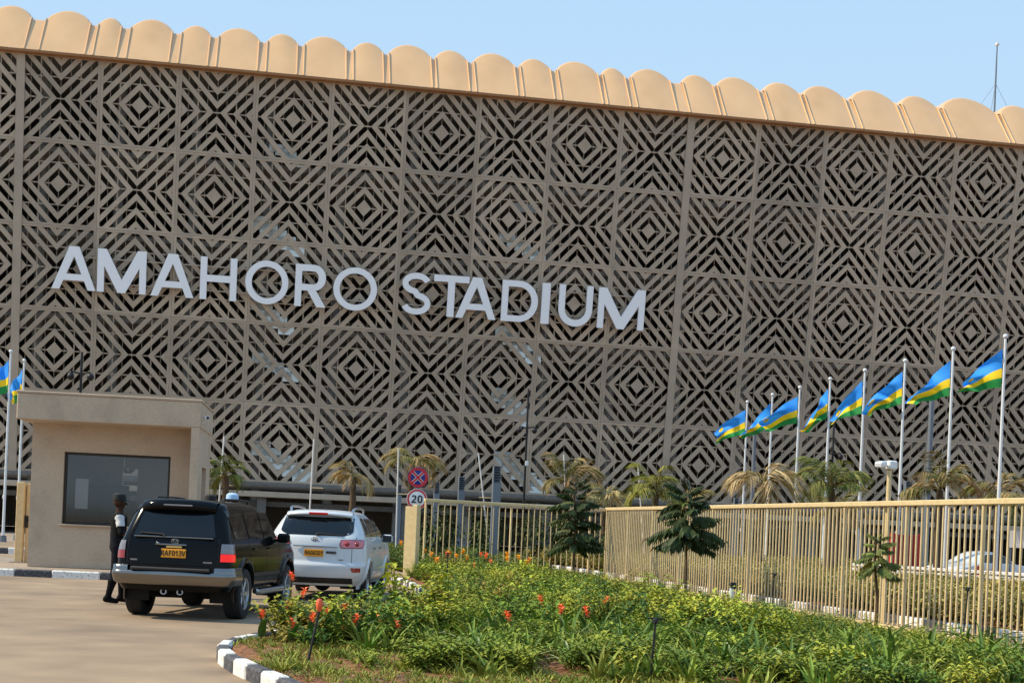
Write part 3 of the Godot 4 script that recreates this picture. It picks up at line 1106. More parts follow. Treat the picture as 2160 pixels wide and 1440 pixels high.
func build_cars() -> void:
	var blk := plain("car_black", Color(0.03, 0.03, 0.04), 0.12, 0.0, 0.3)
	var wht := plain("car_white", Color(0.78, 0.80, 0.82), 0.35, 0.0, 0.5)
	wht.clearcoat_enabled = true
	wht.clearcoat = 0.5
	wht.clearcoat_roughness = 0.05
	plain("car_glass", Color(0.03, 0.04, 0.055), 0.04, 0.0, 0.5)
	plain("tyre", Color(0.11, 0.11, 0.115), 0.85)
	plain("underbody", Color(0.07, 0.07, 0.07), 0.9)
	plain("chrome", Color(0.52, 0.51, 0.50), 0.2, 1.0)
	plain("alloy", Color(0.70, 0.71, 0.73), 0.28, 0.9)
	plain("lamp_red", Color(0.55, 0.06, 0.05), 0.12, 0.0, 0.7)
	plain("lamp_clear", Color(0.52, 0.49, 0.50), 0.1, 0.3, 0.7)
	plain("lamp_pink", Color(0.80, 0.42, 0.46), 0.12, 0.1, 0.7)
	var lit := plain("lamp_lit", Color(0.85, 0.08, 0.05), 0.15)
	lit.emission_enabled = true
	lit.emission = Color(1.0, 0.10, 0.06)
	lit.emission_energy_multiplier = 0.55
	plain("plate_yellow", Color(0.93, 0.62, 0.10), 0.45)
	plain("plate_black", Color(0.08, 0.06, 0.05), 0.6)
	plain("gold_badge", Color(0.85, 0.72, 0.45), 0.3, 0.8)

	# --- black off-roader
	R = [[0.42, 0.79, 2.13, -2.1], [0.50, 0.825, 2.18, -2.2], [0.62, 0.84, 2.2, -2.25], [0.80, 0.845, 2.195, -2.24], [0.95, 0.84, 2.185, -2.2], [1.05, 0.825, 2.17, -2.1], [1.10, 0.812, 2.155, -1.9], [1.14, 0.80, 2.14, -1.25], [1.18, 0.788, 2.125, -1.03], [1.30, 0.752, 2.075, -0.84], [1.45, 0.707, 2.0, -0.62], [1.58, 0.668, 1.93, -0.42], [1.66, 0.63, 1.875, -0.27], [1.70, 0.575, 1.81, -0.12], [1.725, 0.47, 1.66, 0.05], [1.738, 0.28, 1.4, 0.3], [1.742, 0.06, 1.0, 0.8]]
	bow = 0.06
	rr = 0.17
	rf = 0.4
	var car := thing("black_car", "black off-road estate car with chrome rear bumper and yellow plate", "car", Vector3(-4.68, 0, -22.5), -0.075)
	var lv := []
	for i in 20:
		lv.append(0.42 + i * 0.04)
	lv += [1.2, 1.26, 1.32, 1.38, 1.45, 1.52, 1.58, 1.62, 1.66, 1.68, 1.70, 1.714, 1.725, 1.734, 1.738, 1.742]
	var ax := [Vector2(1.3, 0.38), Vector2(-1.37, 0.38)]
	car_shell(car, M.car_black, lv, ax, 0.47)
	for a in ax:
		for s in [-1.0, 1.0]:
			wheel(car, Vector3(s * 0.735, 0.375, a.x), 0.375, 0.26, M.alloy, 6)
	# rear window with rounded top corners, spoiler over it
	var xw := func(y: float) -> float: return 0.60 - (y - 1.2) * 0.28 - 0.05 * pow(clampf((y - 1.52) / 0.08, 0, 1), 2.0)
	part(rear_patch(1.205, 1.60, func(y: float) -> float: return -xw.call(y), xw, 0.006), "rear_window", M.car_glass, car)
	var sp := []
	for q in [[1.715, 1.80], [1.738, 1.9], [1.725, 2.0], [1.66, 2.055], [1.60, 2.045], [1.575, 2.0], [1.585, 1.94]]:
		var line := PackedVector3Array()
		for j in 17:
			var f := j / 8.0 - 1.0
			var e := pow(absf(f), 6.0)
			line.append(Vector3(f * 0.545, q[0] - 0.015 * f * f - e * 0.02, q[1] - 0.07 * f * f - e * 0.06))
		sp.append(line)
	var spm := MB.new()
	spm.sheet(sp, false, true)
	var spo := part(spm, "spoiler", M.car_black, car)
	var stl := MB.new()
	stl.cbox(Vector3(0.02, 1.645, 2.052), Vector3(0.42, 0.022, 0.02), 0.004)
	part(stl, "brake_light_strip", M.lamp_clear, spo)
	# tailgate furniture
	var gr := MB.new()
	gr.cbox(Vector3(0, 1.185, rear_z(0, 1.185) + 0.008), Vector3(1.16, 0.022, 0.03), 0.006)
	part(gr, "window_trim", M.chrome, car)
	var gh := MB.new()
	gh.cbox(Vector3(-0.02, 1.075, rear_z(0, 1.075) + 0.015), Vector3(0.46, 0.03, 0.04), 0.01)
	gh.ball(Vector3(-0.21, 1.085, rear_z(0.2, 1.085) + 0.02), Vector3(0.05, 0.025, 0.03), 10)
	part(gh, "handle", M.chrome, car)
	var gn := MB.new()
	gn.cbox(Vector3(0.03, 1.045, rear_z(0, 1.045) + 0.02), Vector3(0.23, 0.028, 0.02), 0.006)
	part(gn, "name_badge", M.gold_badge, car)
	var em := MB.new()
	for q in [[0.055, 0.036, 0.0], [0.02, 0.03, 0.0], [0.042, 0.014, 0.012]]:
		var pts := []
		var rad := []
		for i in 19:
			var w := TAU * i / 18.0
			pts.append(Vector3(0.03 + cos(w) * q[0], 1.125 + q[2] + sin(w) * q[1], rear_z(0.03, 1.125) + 0.012))
			rad.append(0.006)
		em.tube(pts, rad, 5, false)
	part(em, "emblem", M.chrome, car)
	for q in [[-0.56, 0.845, 0.13], [0.52, 0.84, 0.16]]:
		var bd := MB.new()
		bd.cbox(Vector3(q[0], q[1], rear_z(q[0], q[1]) + 0.006), Vector3(q[2] * 0.8, 0.022, 0.008), 0.002, Basis(Vector3.UP, q[0] * 0.14))
		part(bd, "model_badge", M.lamp_clear, car)
	var pl := MB.new()
	var pz := rear_z(0, 0.95) + 0.02
	pl.cbox(Vector3(0.03, 0.955, pz), Vector3(0.36, 0.125, 0.012), 0.004)
	var plate := part(pl, "number_plate", M.plate_yellow, car)
	text("RAF013V", 0.078, plate, M.plate_black, Transform3D(Basis.IDENTITY, Vector3(0.025, 0.955, pz + 0.0085)), 0.82)
	var ps := MB.new()
	ps.cbox(Vector3(0, 0.79, rear_z(0, 0.79) + 0.004), Vector3(1.1, 0.012, 0.012), 0.003)
	part(ps, "tailgate_crease", M.car_black, car)
	var wp := MB.new()
	wp.tube([Vector3(-0.13, 1.2, rear_z(0.1, 1.2) + 0.03), Vector3(-0.16, 1.225, rear_z(0.1, 1.225) + 0.03), Vector3(-0.5, 1.235, rear_z(0.5, 1.235) + 0.03)], [0.018, 0.012, 0.008], 6)
	part(wp, "wiper", M.black_plastic, car)
	# lamps wrap round the corners
	for s in [-1.0, 1.0]:
		var lamp := Node3D.new()
		lamp.name = "tail_lamp"
		car.add_child(lamp, true)
		for q in [[0.975, 1.115, "lamp_clear"], [0.86, 0.97, "lamp_lit" if s > 0 else "lamp_red"]]:
			var rows := []
			for i in 7:
				var y := lerpf(q[0], q[1], i / 6.0)
				var line := PackedVector3Array()
				for j in 13:
					var f := j / 12.0
					var g := ring(y)
					if f < 0.45:
						var x := lerpf(0.70, g.x - 0.05, f / 0.45)
						line.append(Vector3(s * x, y, rear_z(x, y) + 0.012))
					else:
						var z := lerpf(rear_z(g.x - 0.05, y), rear_z(0, y) - 0.28, (f - 0.45) / 0.55)
						line.append(Vector3(s * (side_x(z, y) + 0.012), y, z))
				rows.append(line)
			var lm := MB.new()
			lm.sheet(rows, false, s < 0)
			part(lm, "lens", M[q[2]], lamp)
	# chrome bumper with a black step
	var bm := []
	for q in [[0.50, 0.02], [0.53, 0.06], [0.64, 0.075], [0.69, 0.06], [0.70, 0.02]]:
		bm.append(bumper_line(q[0], q[1], 0.5))
	var bmm := MB.new()
	bmm.sheet(bm)
	part(bmm, "rear_bumper", M.chrome, car)
	for s in [-1.0, 1.0]:
		var cr := []
		for q in [[0.69, 0.055], [0.76, 0.05], [0.775, 0.0]]:
			var line := bumper_line(q[0], q[1], 0.5)
			var n := line.size()
			cr.append(line.slice(n - 13, n) if s > 0 else line.slice(0, 13))
		var cm := MB.new()
		cm.sheet(cr)
		part(cm, "bumper_corner", M.chrome, car)
	var st := MB.new()
	st.cbox(Vector3(0, 0.725, 2.2), Vector3(1.16, 0.05, 0.12), 0.015)
	part(st, "bumper_step", M.black_plastic, car)
	var hk := MB.new()
	for x in [-0.12, 0.12]:
		var pts := []
		for i in 13:
			var w := TAU * i / 12.0
			pts.append(Vector3(x + cos(w) * 0.04, 0.40 + sin(w) * 0.035, 2.12))
		hk.tube(pts, [0.012, 0.012, 0.012, 0.012, 0.012, 0.012, 0.012, 0.012, 0.012, 0.012, 0.012, 0.012, 0.012], 6, false)
		hk.box(Vector3(x, 0.455, 2.05), Vector3(0.06, 0.06, 0.16))
	part(hk, "tow_hook", M.alloy, car)
	side_windows(car, [[1.72, 1.02, 1.86, 1.10], [0.94, 0.10, 0.94, 0.16], [0.03, -0.80, 0.08, -0.42]], 1.19, 1.60)
	for s in [-1.0, 1.0]:
		var mr := MB.new()
		mr.cbox(Vector3(s * 0.93, 1.2, -0.68), Vector3(0.2, 0.15, 0.1), 0.03)
		mr.box(Vector3(s * 0.81, 1.16, -0.7), Vector3(0.1, 0.05, 0.05))
		part(mr, "door_mirror", M.car_black, car)
		var sb := MB.new()
		sb.tube([Vector3(s * 0.86, 0.40, 0.78), Vector3(s * 0.9, 0.38, 0.7), Vector3(s * 0.9, 0.38, -0.8), Vector3(s * 0.86, 0.40, -0.88)], [0.045, 0.045, 0.045, 0.045], 8)
		part(sb, "side_step", M.alloy, car)
		for z in [0.86, -0.02]:
			var dh := MB.new()
			dh.cbox(Vector3(s * (side_x(z, 1.05) + 0.012), 1.04, z - 0.12), Vector3(0.03, 0.03, 0.15), 0.008)
			part(dh, "door_handle", M.car_black, car)
		part(side_patch(s, 0.62, 0.68, func(_y: float) -> float: return 0.8, func(_y: float) -> float: return -0.86, 0.012, 2, 6), "side_moulding", M.black_plastic, car)
		var ral := MB.new()
		ral.tube([Vector3(s * 0.50, 1.70, 1.5), Vector3(s * 0.50, 1.762, 1.4), Vector3(s * 0.50, 1.77, 0.6), Vector3(s * 0.50, 1.762, 0.1), Vector3(s * 0.49, 1.70, 0.0)], [0.014, 0.016, 0.016, 0.016, 0.014], 6)
		part(ral, "roof_rail", M.black_plastic, car)

	shut_lines(car, [[0.78, 1.18, -0.665, -0.656], [0.78, 1.18, 0.656, 0.665]], [1.0, 0.06, -0.84], 0.52, 1.18)

	# --- white crossover
	R = [[0.30, 0.80, 2.17, -2.2], [0.40, 0.88, 2.25, -2.28], [0.52, 0.925, 2.30, -2.32], [0.66, 0.942, 2.315, -2.325], [0.705, 0.944, 2.31, -2.32], [0.72, 0.944, 2.265, -2.31], [0.85, 0.943, 2.255, -2.27], [1.00, 0.935, 2.24, -2.18], [1.10, 0.922, 2.225, -1.95], [1.16, 0.902, 2.205, -1.35], [1.20, 0.885, 2.19, -1.12], [1.32, 0.842, 2.09, -0.88], [1.46, 0.775, 1.96, -0.62], [1.58, 0.71, 1.84, -0.38], [1.65, 0.65, 1.77, -0.2], [1.69, 0.565, 1.68, 0.0], [1.712, 0.42, 1.48, 0.2], [1.722, 0.22, 1.25, 0.45], [1.725, 0.05, 0.9, 0.8]]
	bow = 0.2
	rr = 0.36
	rf = 0.45
	car = thing("white_car", "white crossover car with roof rails and twin round tail lamps", "car", Vector3(-3.60, 0, -28.72), -0.03)
	lv = []
	for i in 23:
		lv.append(0.30 + i * 0.04)
	lv += [1.21, 1.26, 1.32, 1.39, 1.46, 1.52, 1.58, 1.62, 1.65, 1.67, 1.69, 1.702, 1.712, 1.718, 1.722, 1.725]
	ax = [Vector2(1.42, 0.36), Vector2(-1.28, 0.36)]
	car_shell(car, M.car_white, lv, ax, 0.42)
	for a in ax:
		for s in [-1.0, 1.0]:
			wheel(car, Vector3(s * 0.81, 0.355, a.x), 0.355, 0.24, M.alloy, 5)
	var xv := func(y: float) -> float: return 0.685 - 0.16 * pow(clampf((1.32 - y) / 0.09, 0, 1), 2.0) - clampf(y - 1.32, 0, 1) * 0.12
	part(rear_patch(1.232, 1.575, func(y: float) -> float: return -xv.call(y), xv, 0.006), "rear_window", M.car_glass, car)
	sp = []
	for q in [[1.685, 1.66], [1.702, 1.75], [1.69, 1.86], [1.655, 1.93], [1.615, 1.925], [1.60, 1.87], [1.605, 1.81]]:
		var line := PackedVector3Array()
		for j in 17:
			var f := j / 8.0 - 1.0
			line.append(Vector3(f * 0.62, q[0] - 0.035 * f * f, q[1] - 0.15 * f * f))
		sp.append(line)
	spm = MB.new()
	spm.sheet(sp, false, true)
	spo = part(spm, "spoiler", M.car_white, car)
	var brk := MB.new()
	brk.cbox(Vector3(0, 1.638, 1.93), Vector3(0.36, 0.045, 0.02), 0.008)
	part(brk, "brake_light", plain("lamp_bright_red", Color(0.80, 0.10, 0.09), 0.15), spo)
	wp = MB.new()
	wp.tube([Vector3(0.02, 1.235, rear_z(0, 1.235) + 0.03), Vector3(0.05, 1.26, rear_z(0, 1.26) + 0.03), Vector3(0.5, 1.245, rear_z(0.5, 1.245) + 0.025)], [0.035, 0.03, 0.012], 8)
	part(wp, "wiper", M.black_plastic, car)
	var gt := MB.new()
	gt.cbox(Vector3(0.02, 1.03, rear_z(0, 1.03) + 0.01), Vector3(0.84, 0.025, 0.03), 0.008)
	part(gt, "garnish", M.alloy, car)
	em = MB.new()
	var ep := []
	var er := []
	for i in 17:
		var w := TAU * i / 16.0
		ep.append(Vector3(cos(w) * 0.06, 1.155 + sin(w) * 0.036, rear_z(0, 1.155) + 0.012))
		er.append(0.007)
	em.tube(ep, er, 5, false)
	for x in [-0.022, 0.022]:
		em.cbox(Vector3(x, 1.155, rear_z(0, 1.155) + 0.012), Vector3(0.01, 0.05, 0.008), 0.002, Basis(Vector3(0, 0, 1), -0.3))
	em.cbox(Vector3(0, 1.155, rear_z(0, 1.155) + 0.012), Vector3(0.045, 0.01, 0.008), 0.002)
	part(em, "emblem", M.chrome, car)
	pz = rear_z(0.2, 0.9) + 0.022
	pl = MB.new()
	pl.cbox(Vector3(-0.0, 0.905, pz), Vector3(0.36, 0.135, 0.012), 0.004)
	plate = part(pl, "number_plate", M.plate_yellow, car)
	text("RAG632Y", 0.075, plate, M.plate_black, Transform3D(Basis.IDENTITY, Vector3(0, 0.905, pz + 0.0085)), 0.8)
	gh = MB.new()
	gh.cbox(Vector3(0.32, 0.92, rear_z(0.32, 0.92) + 0.012), Vector3(0.2, 0.05, 0.03), 0.012)
	part(gh, "tailgate_handle", M.chrome, car)
	var bdg := MB.new()
	bdg.cbox(Vector3(0.5, 0.79, rear_z(0.5, 0.79) + 0.006), Vector3(0.09, 0.02, 0.008), 0.002, Basis(Vector3.UP, 0.1))
	part(bdg, "model_badge", M.chrome, car)
	part(rear_patch(0.34, 0.45, func(_y: float) -> float: return -0.72, func(_y: float) -> float: return 0.72, 0.008, 3, 12), "lower_skirt", M.black_plastic, car)
	for s in [-1.0, 1.0]:
		var lamp := Node3D.new()
		lamp.name = "tail_lamp"
		car.add_child(lamp, true)
		for q in [["lamp_red", 0.0, 0.012], ["lamp_pink", 0.016, 0.018]]:
			var rows := []
			for i in 9:
				var y := lerpf(1.005 + q[1], 1.165 - q[1], i / 8.0)
				var line := PackedVector3Array()
				for j in 15:
					var f := j / 14.0
					var e: float = 0.03 * absf(i - 4) / 4.0 + q[1]
					var x := lerpf(0.46 + e, 0.9 - e * 0.5, f)
					line.append(Vector3(s * x, y + 0.012 * f, rear_z(x, y) + q[2]))
				rows.append(line)
			var lm := MB.new()
			lm.sheet(rows, false, s < 0)
			part(lm, "lens", M[q[0]], lamp)
		for x in [0.60, 0.77]:
			var bl := MB.new()
			var zz := rear_z(x, 1.09) + 0.012
			bl.ball(Vector3(s * x, 1.09, zz), Vector3(0.048, 0.048, 0.03), 14)
			part(bl, "bulb_ring", M.lamp_red, lamp)
		part(rear_patch(0.565, 0.645, func(y: float) -> float: return s * 0.76 - (0.10 if s < 0 else 0.04 + (y - 0.565) * 0.4), func(y: float) -> float: return s * 0.76 + (0.10 if s > 0 else 0.04 + (y - 0.565) * 0.4), 0.008, 4, 6), "reflector", M.lamp_red, car)
		var ral := MB.new()
		ral.tube([Vector3(s * 0.58, 1.66, 1.56), Vector3(s * 0.60, 1.735, 1.46), Vector3(s * 0.62, 1.765, 1.2), Vector3(s * 0.62, 1.77, 0.6), Vector3(s * 0.6, 1.75, 0.1), Vector3(s * 0.58, 1.68, -0.05)], [0.025, 0.028, 0.022, 0.022, 0.022, 0.018], 8)
		part(ral, "roof_rail", M.alloy, car)
		var mr := MB.new()
		mr.cbox(Vector3(s * 1.02, 1.19, -0.66), Vector3(0.22, 0.17, 0.12), 0.04)
		mr.box(Vector3(s * 0.9, 1.15, -0.68), Vector3(0.12, 0.05, 0.06))
		var mir := part(mr, "door_mirror", M.car_white, car)
		var mg := MB.new()
		mg.cbox(Vector3(s * 1.02, 1.19, -0.596), Vector3(0.18, 0.13, 0.01), 0.004)
		part(mg, "mirror_glass", M.car_glass, mir)
		for z in [0.75, -0.1]:
			var dh := MB.new()
			dh.cbox(Vector3(s * (side_x(z, 1.0) + 0.014), 1.01, z), Vector3(0.035, 0.035, 0.17), 0.01)
			part(dh, "door_handle", M.chrome, car)
		part(side_patch(s, 0.36, 0.5, func(_y: float) -> float: return 0.98, func(_y: float) -> float: return -0.84, 0.01, 3, 6), "side_skirt", M.alloy, car)
	side_windows(car, [[1.62, 1.05, 1.45, 1.12], [0.98, 0.08, 0.98, 0.15], [0.0, -0.9, 0.06, -0.42]], 1.235, 1.58)
	shut_lines(car, [[0.735, 1.0, -0.70, -0.692], [0.735, 1.0, 0.692, 0.70], [0.726, 0.735, -0.70, 0.70], [1.18, 1.225, -0.76, -0.752], [1.18, 1.225, 0.752, 0.76]], [1.02, 0.04, -0.95], 0.5, 1.23)
	var ant := MB.new()
	ant.tube([Vector3(0.05, 1.72, 1.35), Vector3(0.05, 1.775, 1.42)], [0.02, 0.008], 6)
	part(ant, "aerial", M.black_plastic, car)


func shut_lines(car: Node3D, rear: Array, doors: Array, y0: float, y1: float) -> void:   # narrow gaps between the panels
	for q in rear:
		part(rear_patch(q[0], q[1], func(_y: float) -> float: return q[2], func(_y: float) -> float: return q[3], 0.003, 6, 10), "shut_line", M.underbody, car)
	for s in [-1.0, 1.0]:
		for z in doors:
			part(side_patch(s, y0, y1, func(_y: float) -> float: return z + 0.005, func(_y: float) -> float: return z - 0.005, 0.002, 8, 1), "shut_line", M.underbody, car)


func bumper_line(y: float, off: float, back: float) -> PackedVector3Array:
	var pts := []
	var g := ring(y)
	for i in 9:
		var x := (g.x - 0.12) * i / 8.0
		pts.append(Vector3(x, y, rear_z(x, y) + off))
	var x0 := g.x - 0.12
	var z0 := rear_z(x0, y) + off
	for i in range(1, 7):
		var a := PI / 2 * i / 6.0
		pts.append(Vector3(x0 + (0.12 + off) * sin(a), y, z0 - (0.12 + off) * (1.0 - cos(a))))
	for i in range(1, 6):
		pts.append(Vector3(g.x + off, y, z0 - 0.12 - off - (back - 0.14) * i / 5.0))
	var o := PackedVector3Array()
	for i in range(pts.size() - 1, 0, -1):
		o.append(Vector3(-pts[i].x, pts[i].y, pts[i].z))
	for p in pts:
		o.append(p)
	return o


func side_windows(car: Node3D, spans: Array, y0: float, y1: float) -> void:
	for s in [-1.0, 1.0]:
		for q in spans:
			var za := func(y: float) -> float: return lerpf(q[0], q[2], (y - y0) / (y1 - y0)) - 0.03 * pow(clampf((y - y1 + 0.06) / 0.06, 0, 1), 2.0)
			var zb := func(y: float) -> float: return lerpf(q[1], q[3], (y - y0) / (y1 - y0)) + 0.03 * pow(clampf((y - y1 + 0.06) / 0.06, 0, 1), 2.0)
			part(side_patch(s, y0, y1, za, zb, 0.006), "side_window", M.car_glass, car)


# ------------------------------------------------------------------ things beyond the fence

func build_backdrop() -> void:
	# the lightning mast on the roof
	var r := thing("roof_mast", "thin grey mast with guy wires on the stadium roof", "mast", Vector3(30.7, 29.0, -94.0))
	var m := MB.new()
	m.tube([Vector3(0, -0.2, 0), Vector3(0, 3.2, 0), Vector3(0, 5.75, 0)], [0.07, 0.06, 0.04], 8)
	part(m, "pole", M.pole_grey, r)
	m = MB.new()
	m.ball(Vector3(0, 5.8, 0), Vector3(0.16, 0.11, 0.16), 10)
	m.tube([Vector3(0, 5.85, 0), Vector3(0, 6.25, 0)], [0.03, 0.01], 6)
	part(m, "head", M.pole_white, r)
	for q in [[-1.9, -0.6], [1.5, 0.4], [0.2, -2.0]]:
		m = MB.new()
		m.tube([Vector3(0, 3.2, 0), Vector3(q[0], 0.2, q[1])], [0.012, 0.012], 5)
		part(m, "guy_wire", M.pole_grey, r)
	# red frame stand
	var k := thing("red_stand", "red painted steel stand with a dark red panel behind the fence", "stand", Vector3(11.62, 0.0, -42.0), 0.1)
	for x in [-0.36, 0.42]:
		m = MB.new()
		m.cbox(Vector3(x, 0.92, 0), Vector3(0.16, 1.86, 0.16), 0.01)
		part(m, "post", M.red_paint, k)
	m = MB.new()
	m.cbox(Vector3(0.03, 1.22, -0.02), Vector3(0.62, 1.2, 0.06), 0.01)
	part(m, "panel", plain("red_dark", Color(0.60, 0.12, 0.10), 0.6), k)
	var k2 := thing("red_post", "single dark red steel post beside the white rail", "post", Vector3(13.6, 0, -41.2))
	m = MB.new()
	m.cbox(Vector3(0, 0.5, 0), Vector3(0.2, 1.0, 0.2), 0.01)
	part(m, "shaft", M.red_dark, k2)
	# white guard rail
	var g := thing("guard_rail", "white two-bar guard rail crossing in front of the red stand", "rail", Vector3(10.4, 0, -43.2), -1.33 + 0.35)
	for y in [0.72, 0.86]:
		m = MB.new()
		m.cbox(Vector3(4.2, y, 0), Vector3(8.4, 0.09, 0.06), 0.01)
		part(m, "bar", M.rail_white, g)
	for i in 5:
		m = MB.new()
		m.cbox(Vector3(0.3 + i * 1.95, 0.44, -0.07), Vector3(0.08, 0.9, 0.06), 0.01)
		part(m, "post", M.rail_white, g)
	# parked saloon far behind the fence
	R = [[0.25, 0.74, 2.1, -2.1], [0.4, 0.84, 2.2, -2.2], [0.6, 0.86, 2.22, -2.2], [0.8, 0.85, 2.18, -2.1], [0.92, 0.83, 2.05, -1.5], [0.96, 0.81, 1.5, -1.0], [1.1, 0.74, 1.25, -0.75], [1.26, 0.66, 0.95, -0.45], [1.36, 0.55, 0.7, -0.2], [1.4, 0.3, 0.4, 0.0], [1.41, 0.05, 0.2, 0.1]]
	bow = 0.12
	rr = 0.25
	rf = 0.4
	var car := thing("parked_car", "small white saloon parked beyond the red stand", "car", Vector3(17.2, 0, -52.5), 2.2)
	var lv := []
	for i in 18:
		lv.append(0.25 + i * 0.04)
	lv += [0.96, 1.03, 1.1, 1.18, 1.26, 1.32, 1.36, 1.39, 1.41]
	var ax := [Vector2(1.3, 0.32), Vector2(-1.3, 0.32)]
	car_shell(car, M.car_white, lv, ax, 0.37)
	for a in ax:
		for s in [-1.0, 1.0]:
			wheel(car, Vector3(s * 0.75, 0.31, a.x), 0.31, 0.2, M.alloy, 5)
	var xw := func(y: float) -> float: return 0.68 - (y - 0.98) * 0.45
	part(rear_patch(0.99, 1.33, func(y: float) -> float: return -xw.call(y), xw, 0.006), "rear_window", M.car_glass, car)
	side_windows(car, [[1.05, 0.2, 0.85, 0.22], [0.12, -0.7, 0.15, -0.4]], 0.99, 1.3)
	var board := thing("notice_board", "pale notice board on two legs beyond the fence", "board", Vector3(16.3, 0, -45.5), -0.3)
	m = MB.new()
	m.cbox(Vector3(0, 1.85, 0), Vector3(0.8, 0.55, 0.05), 0.01)
	part(m, "panel", M.rail_white, board)
	for x in [-0.3, 0.3]:
		m = MB.new()
		m.cbox(Vector3(x, 0.8, -0.02), Vector3(0.06, 1.6, 0.05), 0.005)
		part(m, "leg", M.pole_grey, board)
	var z1 := PackedVector2Array([Vector2(9.4, 21.8), Vector2(8.55, 24.67), Vector2(7.7, 27.5), Vector2(7.0, 30.0), Vector2(6.3, 33.0), Vector2(5.4, 38.0), Vector2(4.3, 44.0), Vector2(3.2, 49.5), Vector2(1.5, 57.0), Vector2(-0.3, 66.5), Vector2(-2.2, 74.0), Vector2(40, 74), Vector2(40, 21.8)])
	ground_piece(flat(z1, 0.1), "verge", M.soil)
	var z2 := PackedVector2Array([Vector2(-3.4, 44.0), Vector2(1.6, 44.5), Vector2(0.2, 56.0), Vector2(-2.4, 66.0), Vector2(-8.0, 66.0), Vector2(-5.0, 50.0)])
	ground_piece(flat(z2, 0.09), "island", M.soil)
	kerb("island_kerb", "black and white kerb of the planted island behind the gate", [Vector2(1.6, 44.5), Vector2(0.2, 56.0), Vector2(-2.4, 66.0)], 0.72, 0.15)
	kerb("left_kerb", "slanting black and white kerb seen between gate leaf and frame edge", [Vector2(-18.6, 45.2), Vector2(-14.4, 45.6)], 0.55, 0.2)


func flag_cloth(root: Node3D, dx: float, drop_t: float, drop_b: float, hoist: float, ph: float, fold: float) -> void:
	var f := func(u: float, v: float) -> Vector3:
		var e := u * (0.75 + 0.25 * u)
		var t := Vector3(dx * u, -drop_t * e, 0)
		var b := Vector3(dx * u * 0.93, -hoist - drop_b * pow(u, 1.3), 0)
		var p := t.lerp(b, v)
		var q := v * 5.0 + u * 6.5
		var w := (0.11 + 0.14 * fold) * minf(u * 2.5, 1.0) * sin(u * (7.0 + 2.0 * sin(ph)) + v * 2.4 + ph) + (0.09 + fold * 0.12) * minf(u * 3.0, 1.0) * sin(q * (1.2 + 0.3 * cos(ph * 3.0)) + ph * 2.0) + 0.03 * u * sin(v * 15.0 + u * 5.0 + ph * 4.0)
		return p + Vector3(0.09 * u * sin(v * 5.0 + ph * 2.0) * (0.5 + fold), 0.07 * u * sin(u * 8.0 + ph) * (0.5 + fold), w - 0.6 * u)
	for band in [[0.0, 0.5, "blue_band", "flag_blue"], [0.5, 0.75, "yellow_band", "flag_yellow"], [0.75, 1.0, "green_band", "flag_green"]]:
		var rows := []
		for i in 13:
			var line := PackedVector3Array()
			for j in 41:
				line.append(f.call(j / 40.0, lerpf(band[0], band[1], i / 12.0)))
			rows.append(line)
		var mb := MB.new()
		mb.sheet(rows)
		part(mb, band[2], M[band[3]], root)
	for side in [-0.012, 0.012]:
		var rows := []
		for i in 4:
			var line := PackedVector3Array()
			for j in 25:
				var a := TAU * j / 24.0
				var rad: float = i / 3.0 * (0.075 if j % 2 == 0 or i < 3 else 0.055)
				line.append(f.call(0.82 + cos(a) * rad, 0.2 + sin(a) * rad * 1.25) + Vector3(0, 0, side))
			rows.append(line)
		var mb := MB.new()
		mb.sheet(rows)
		part(mb, "sun_emblem", M.flag_yellow, root)


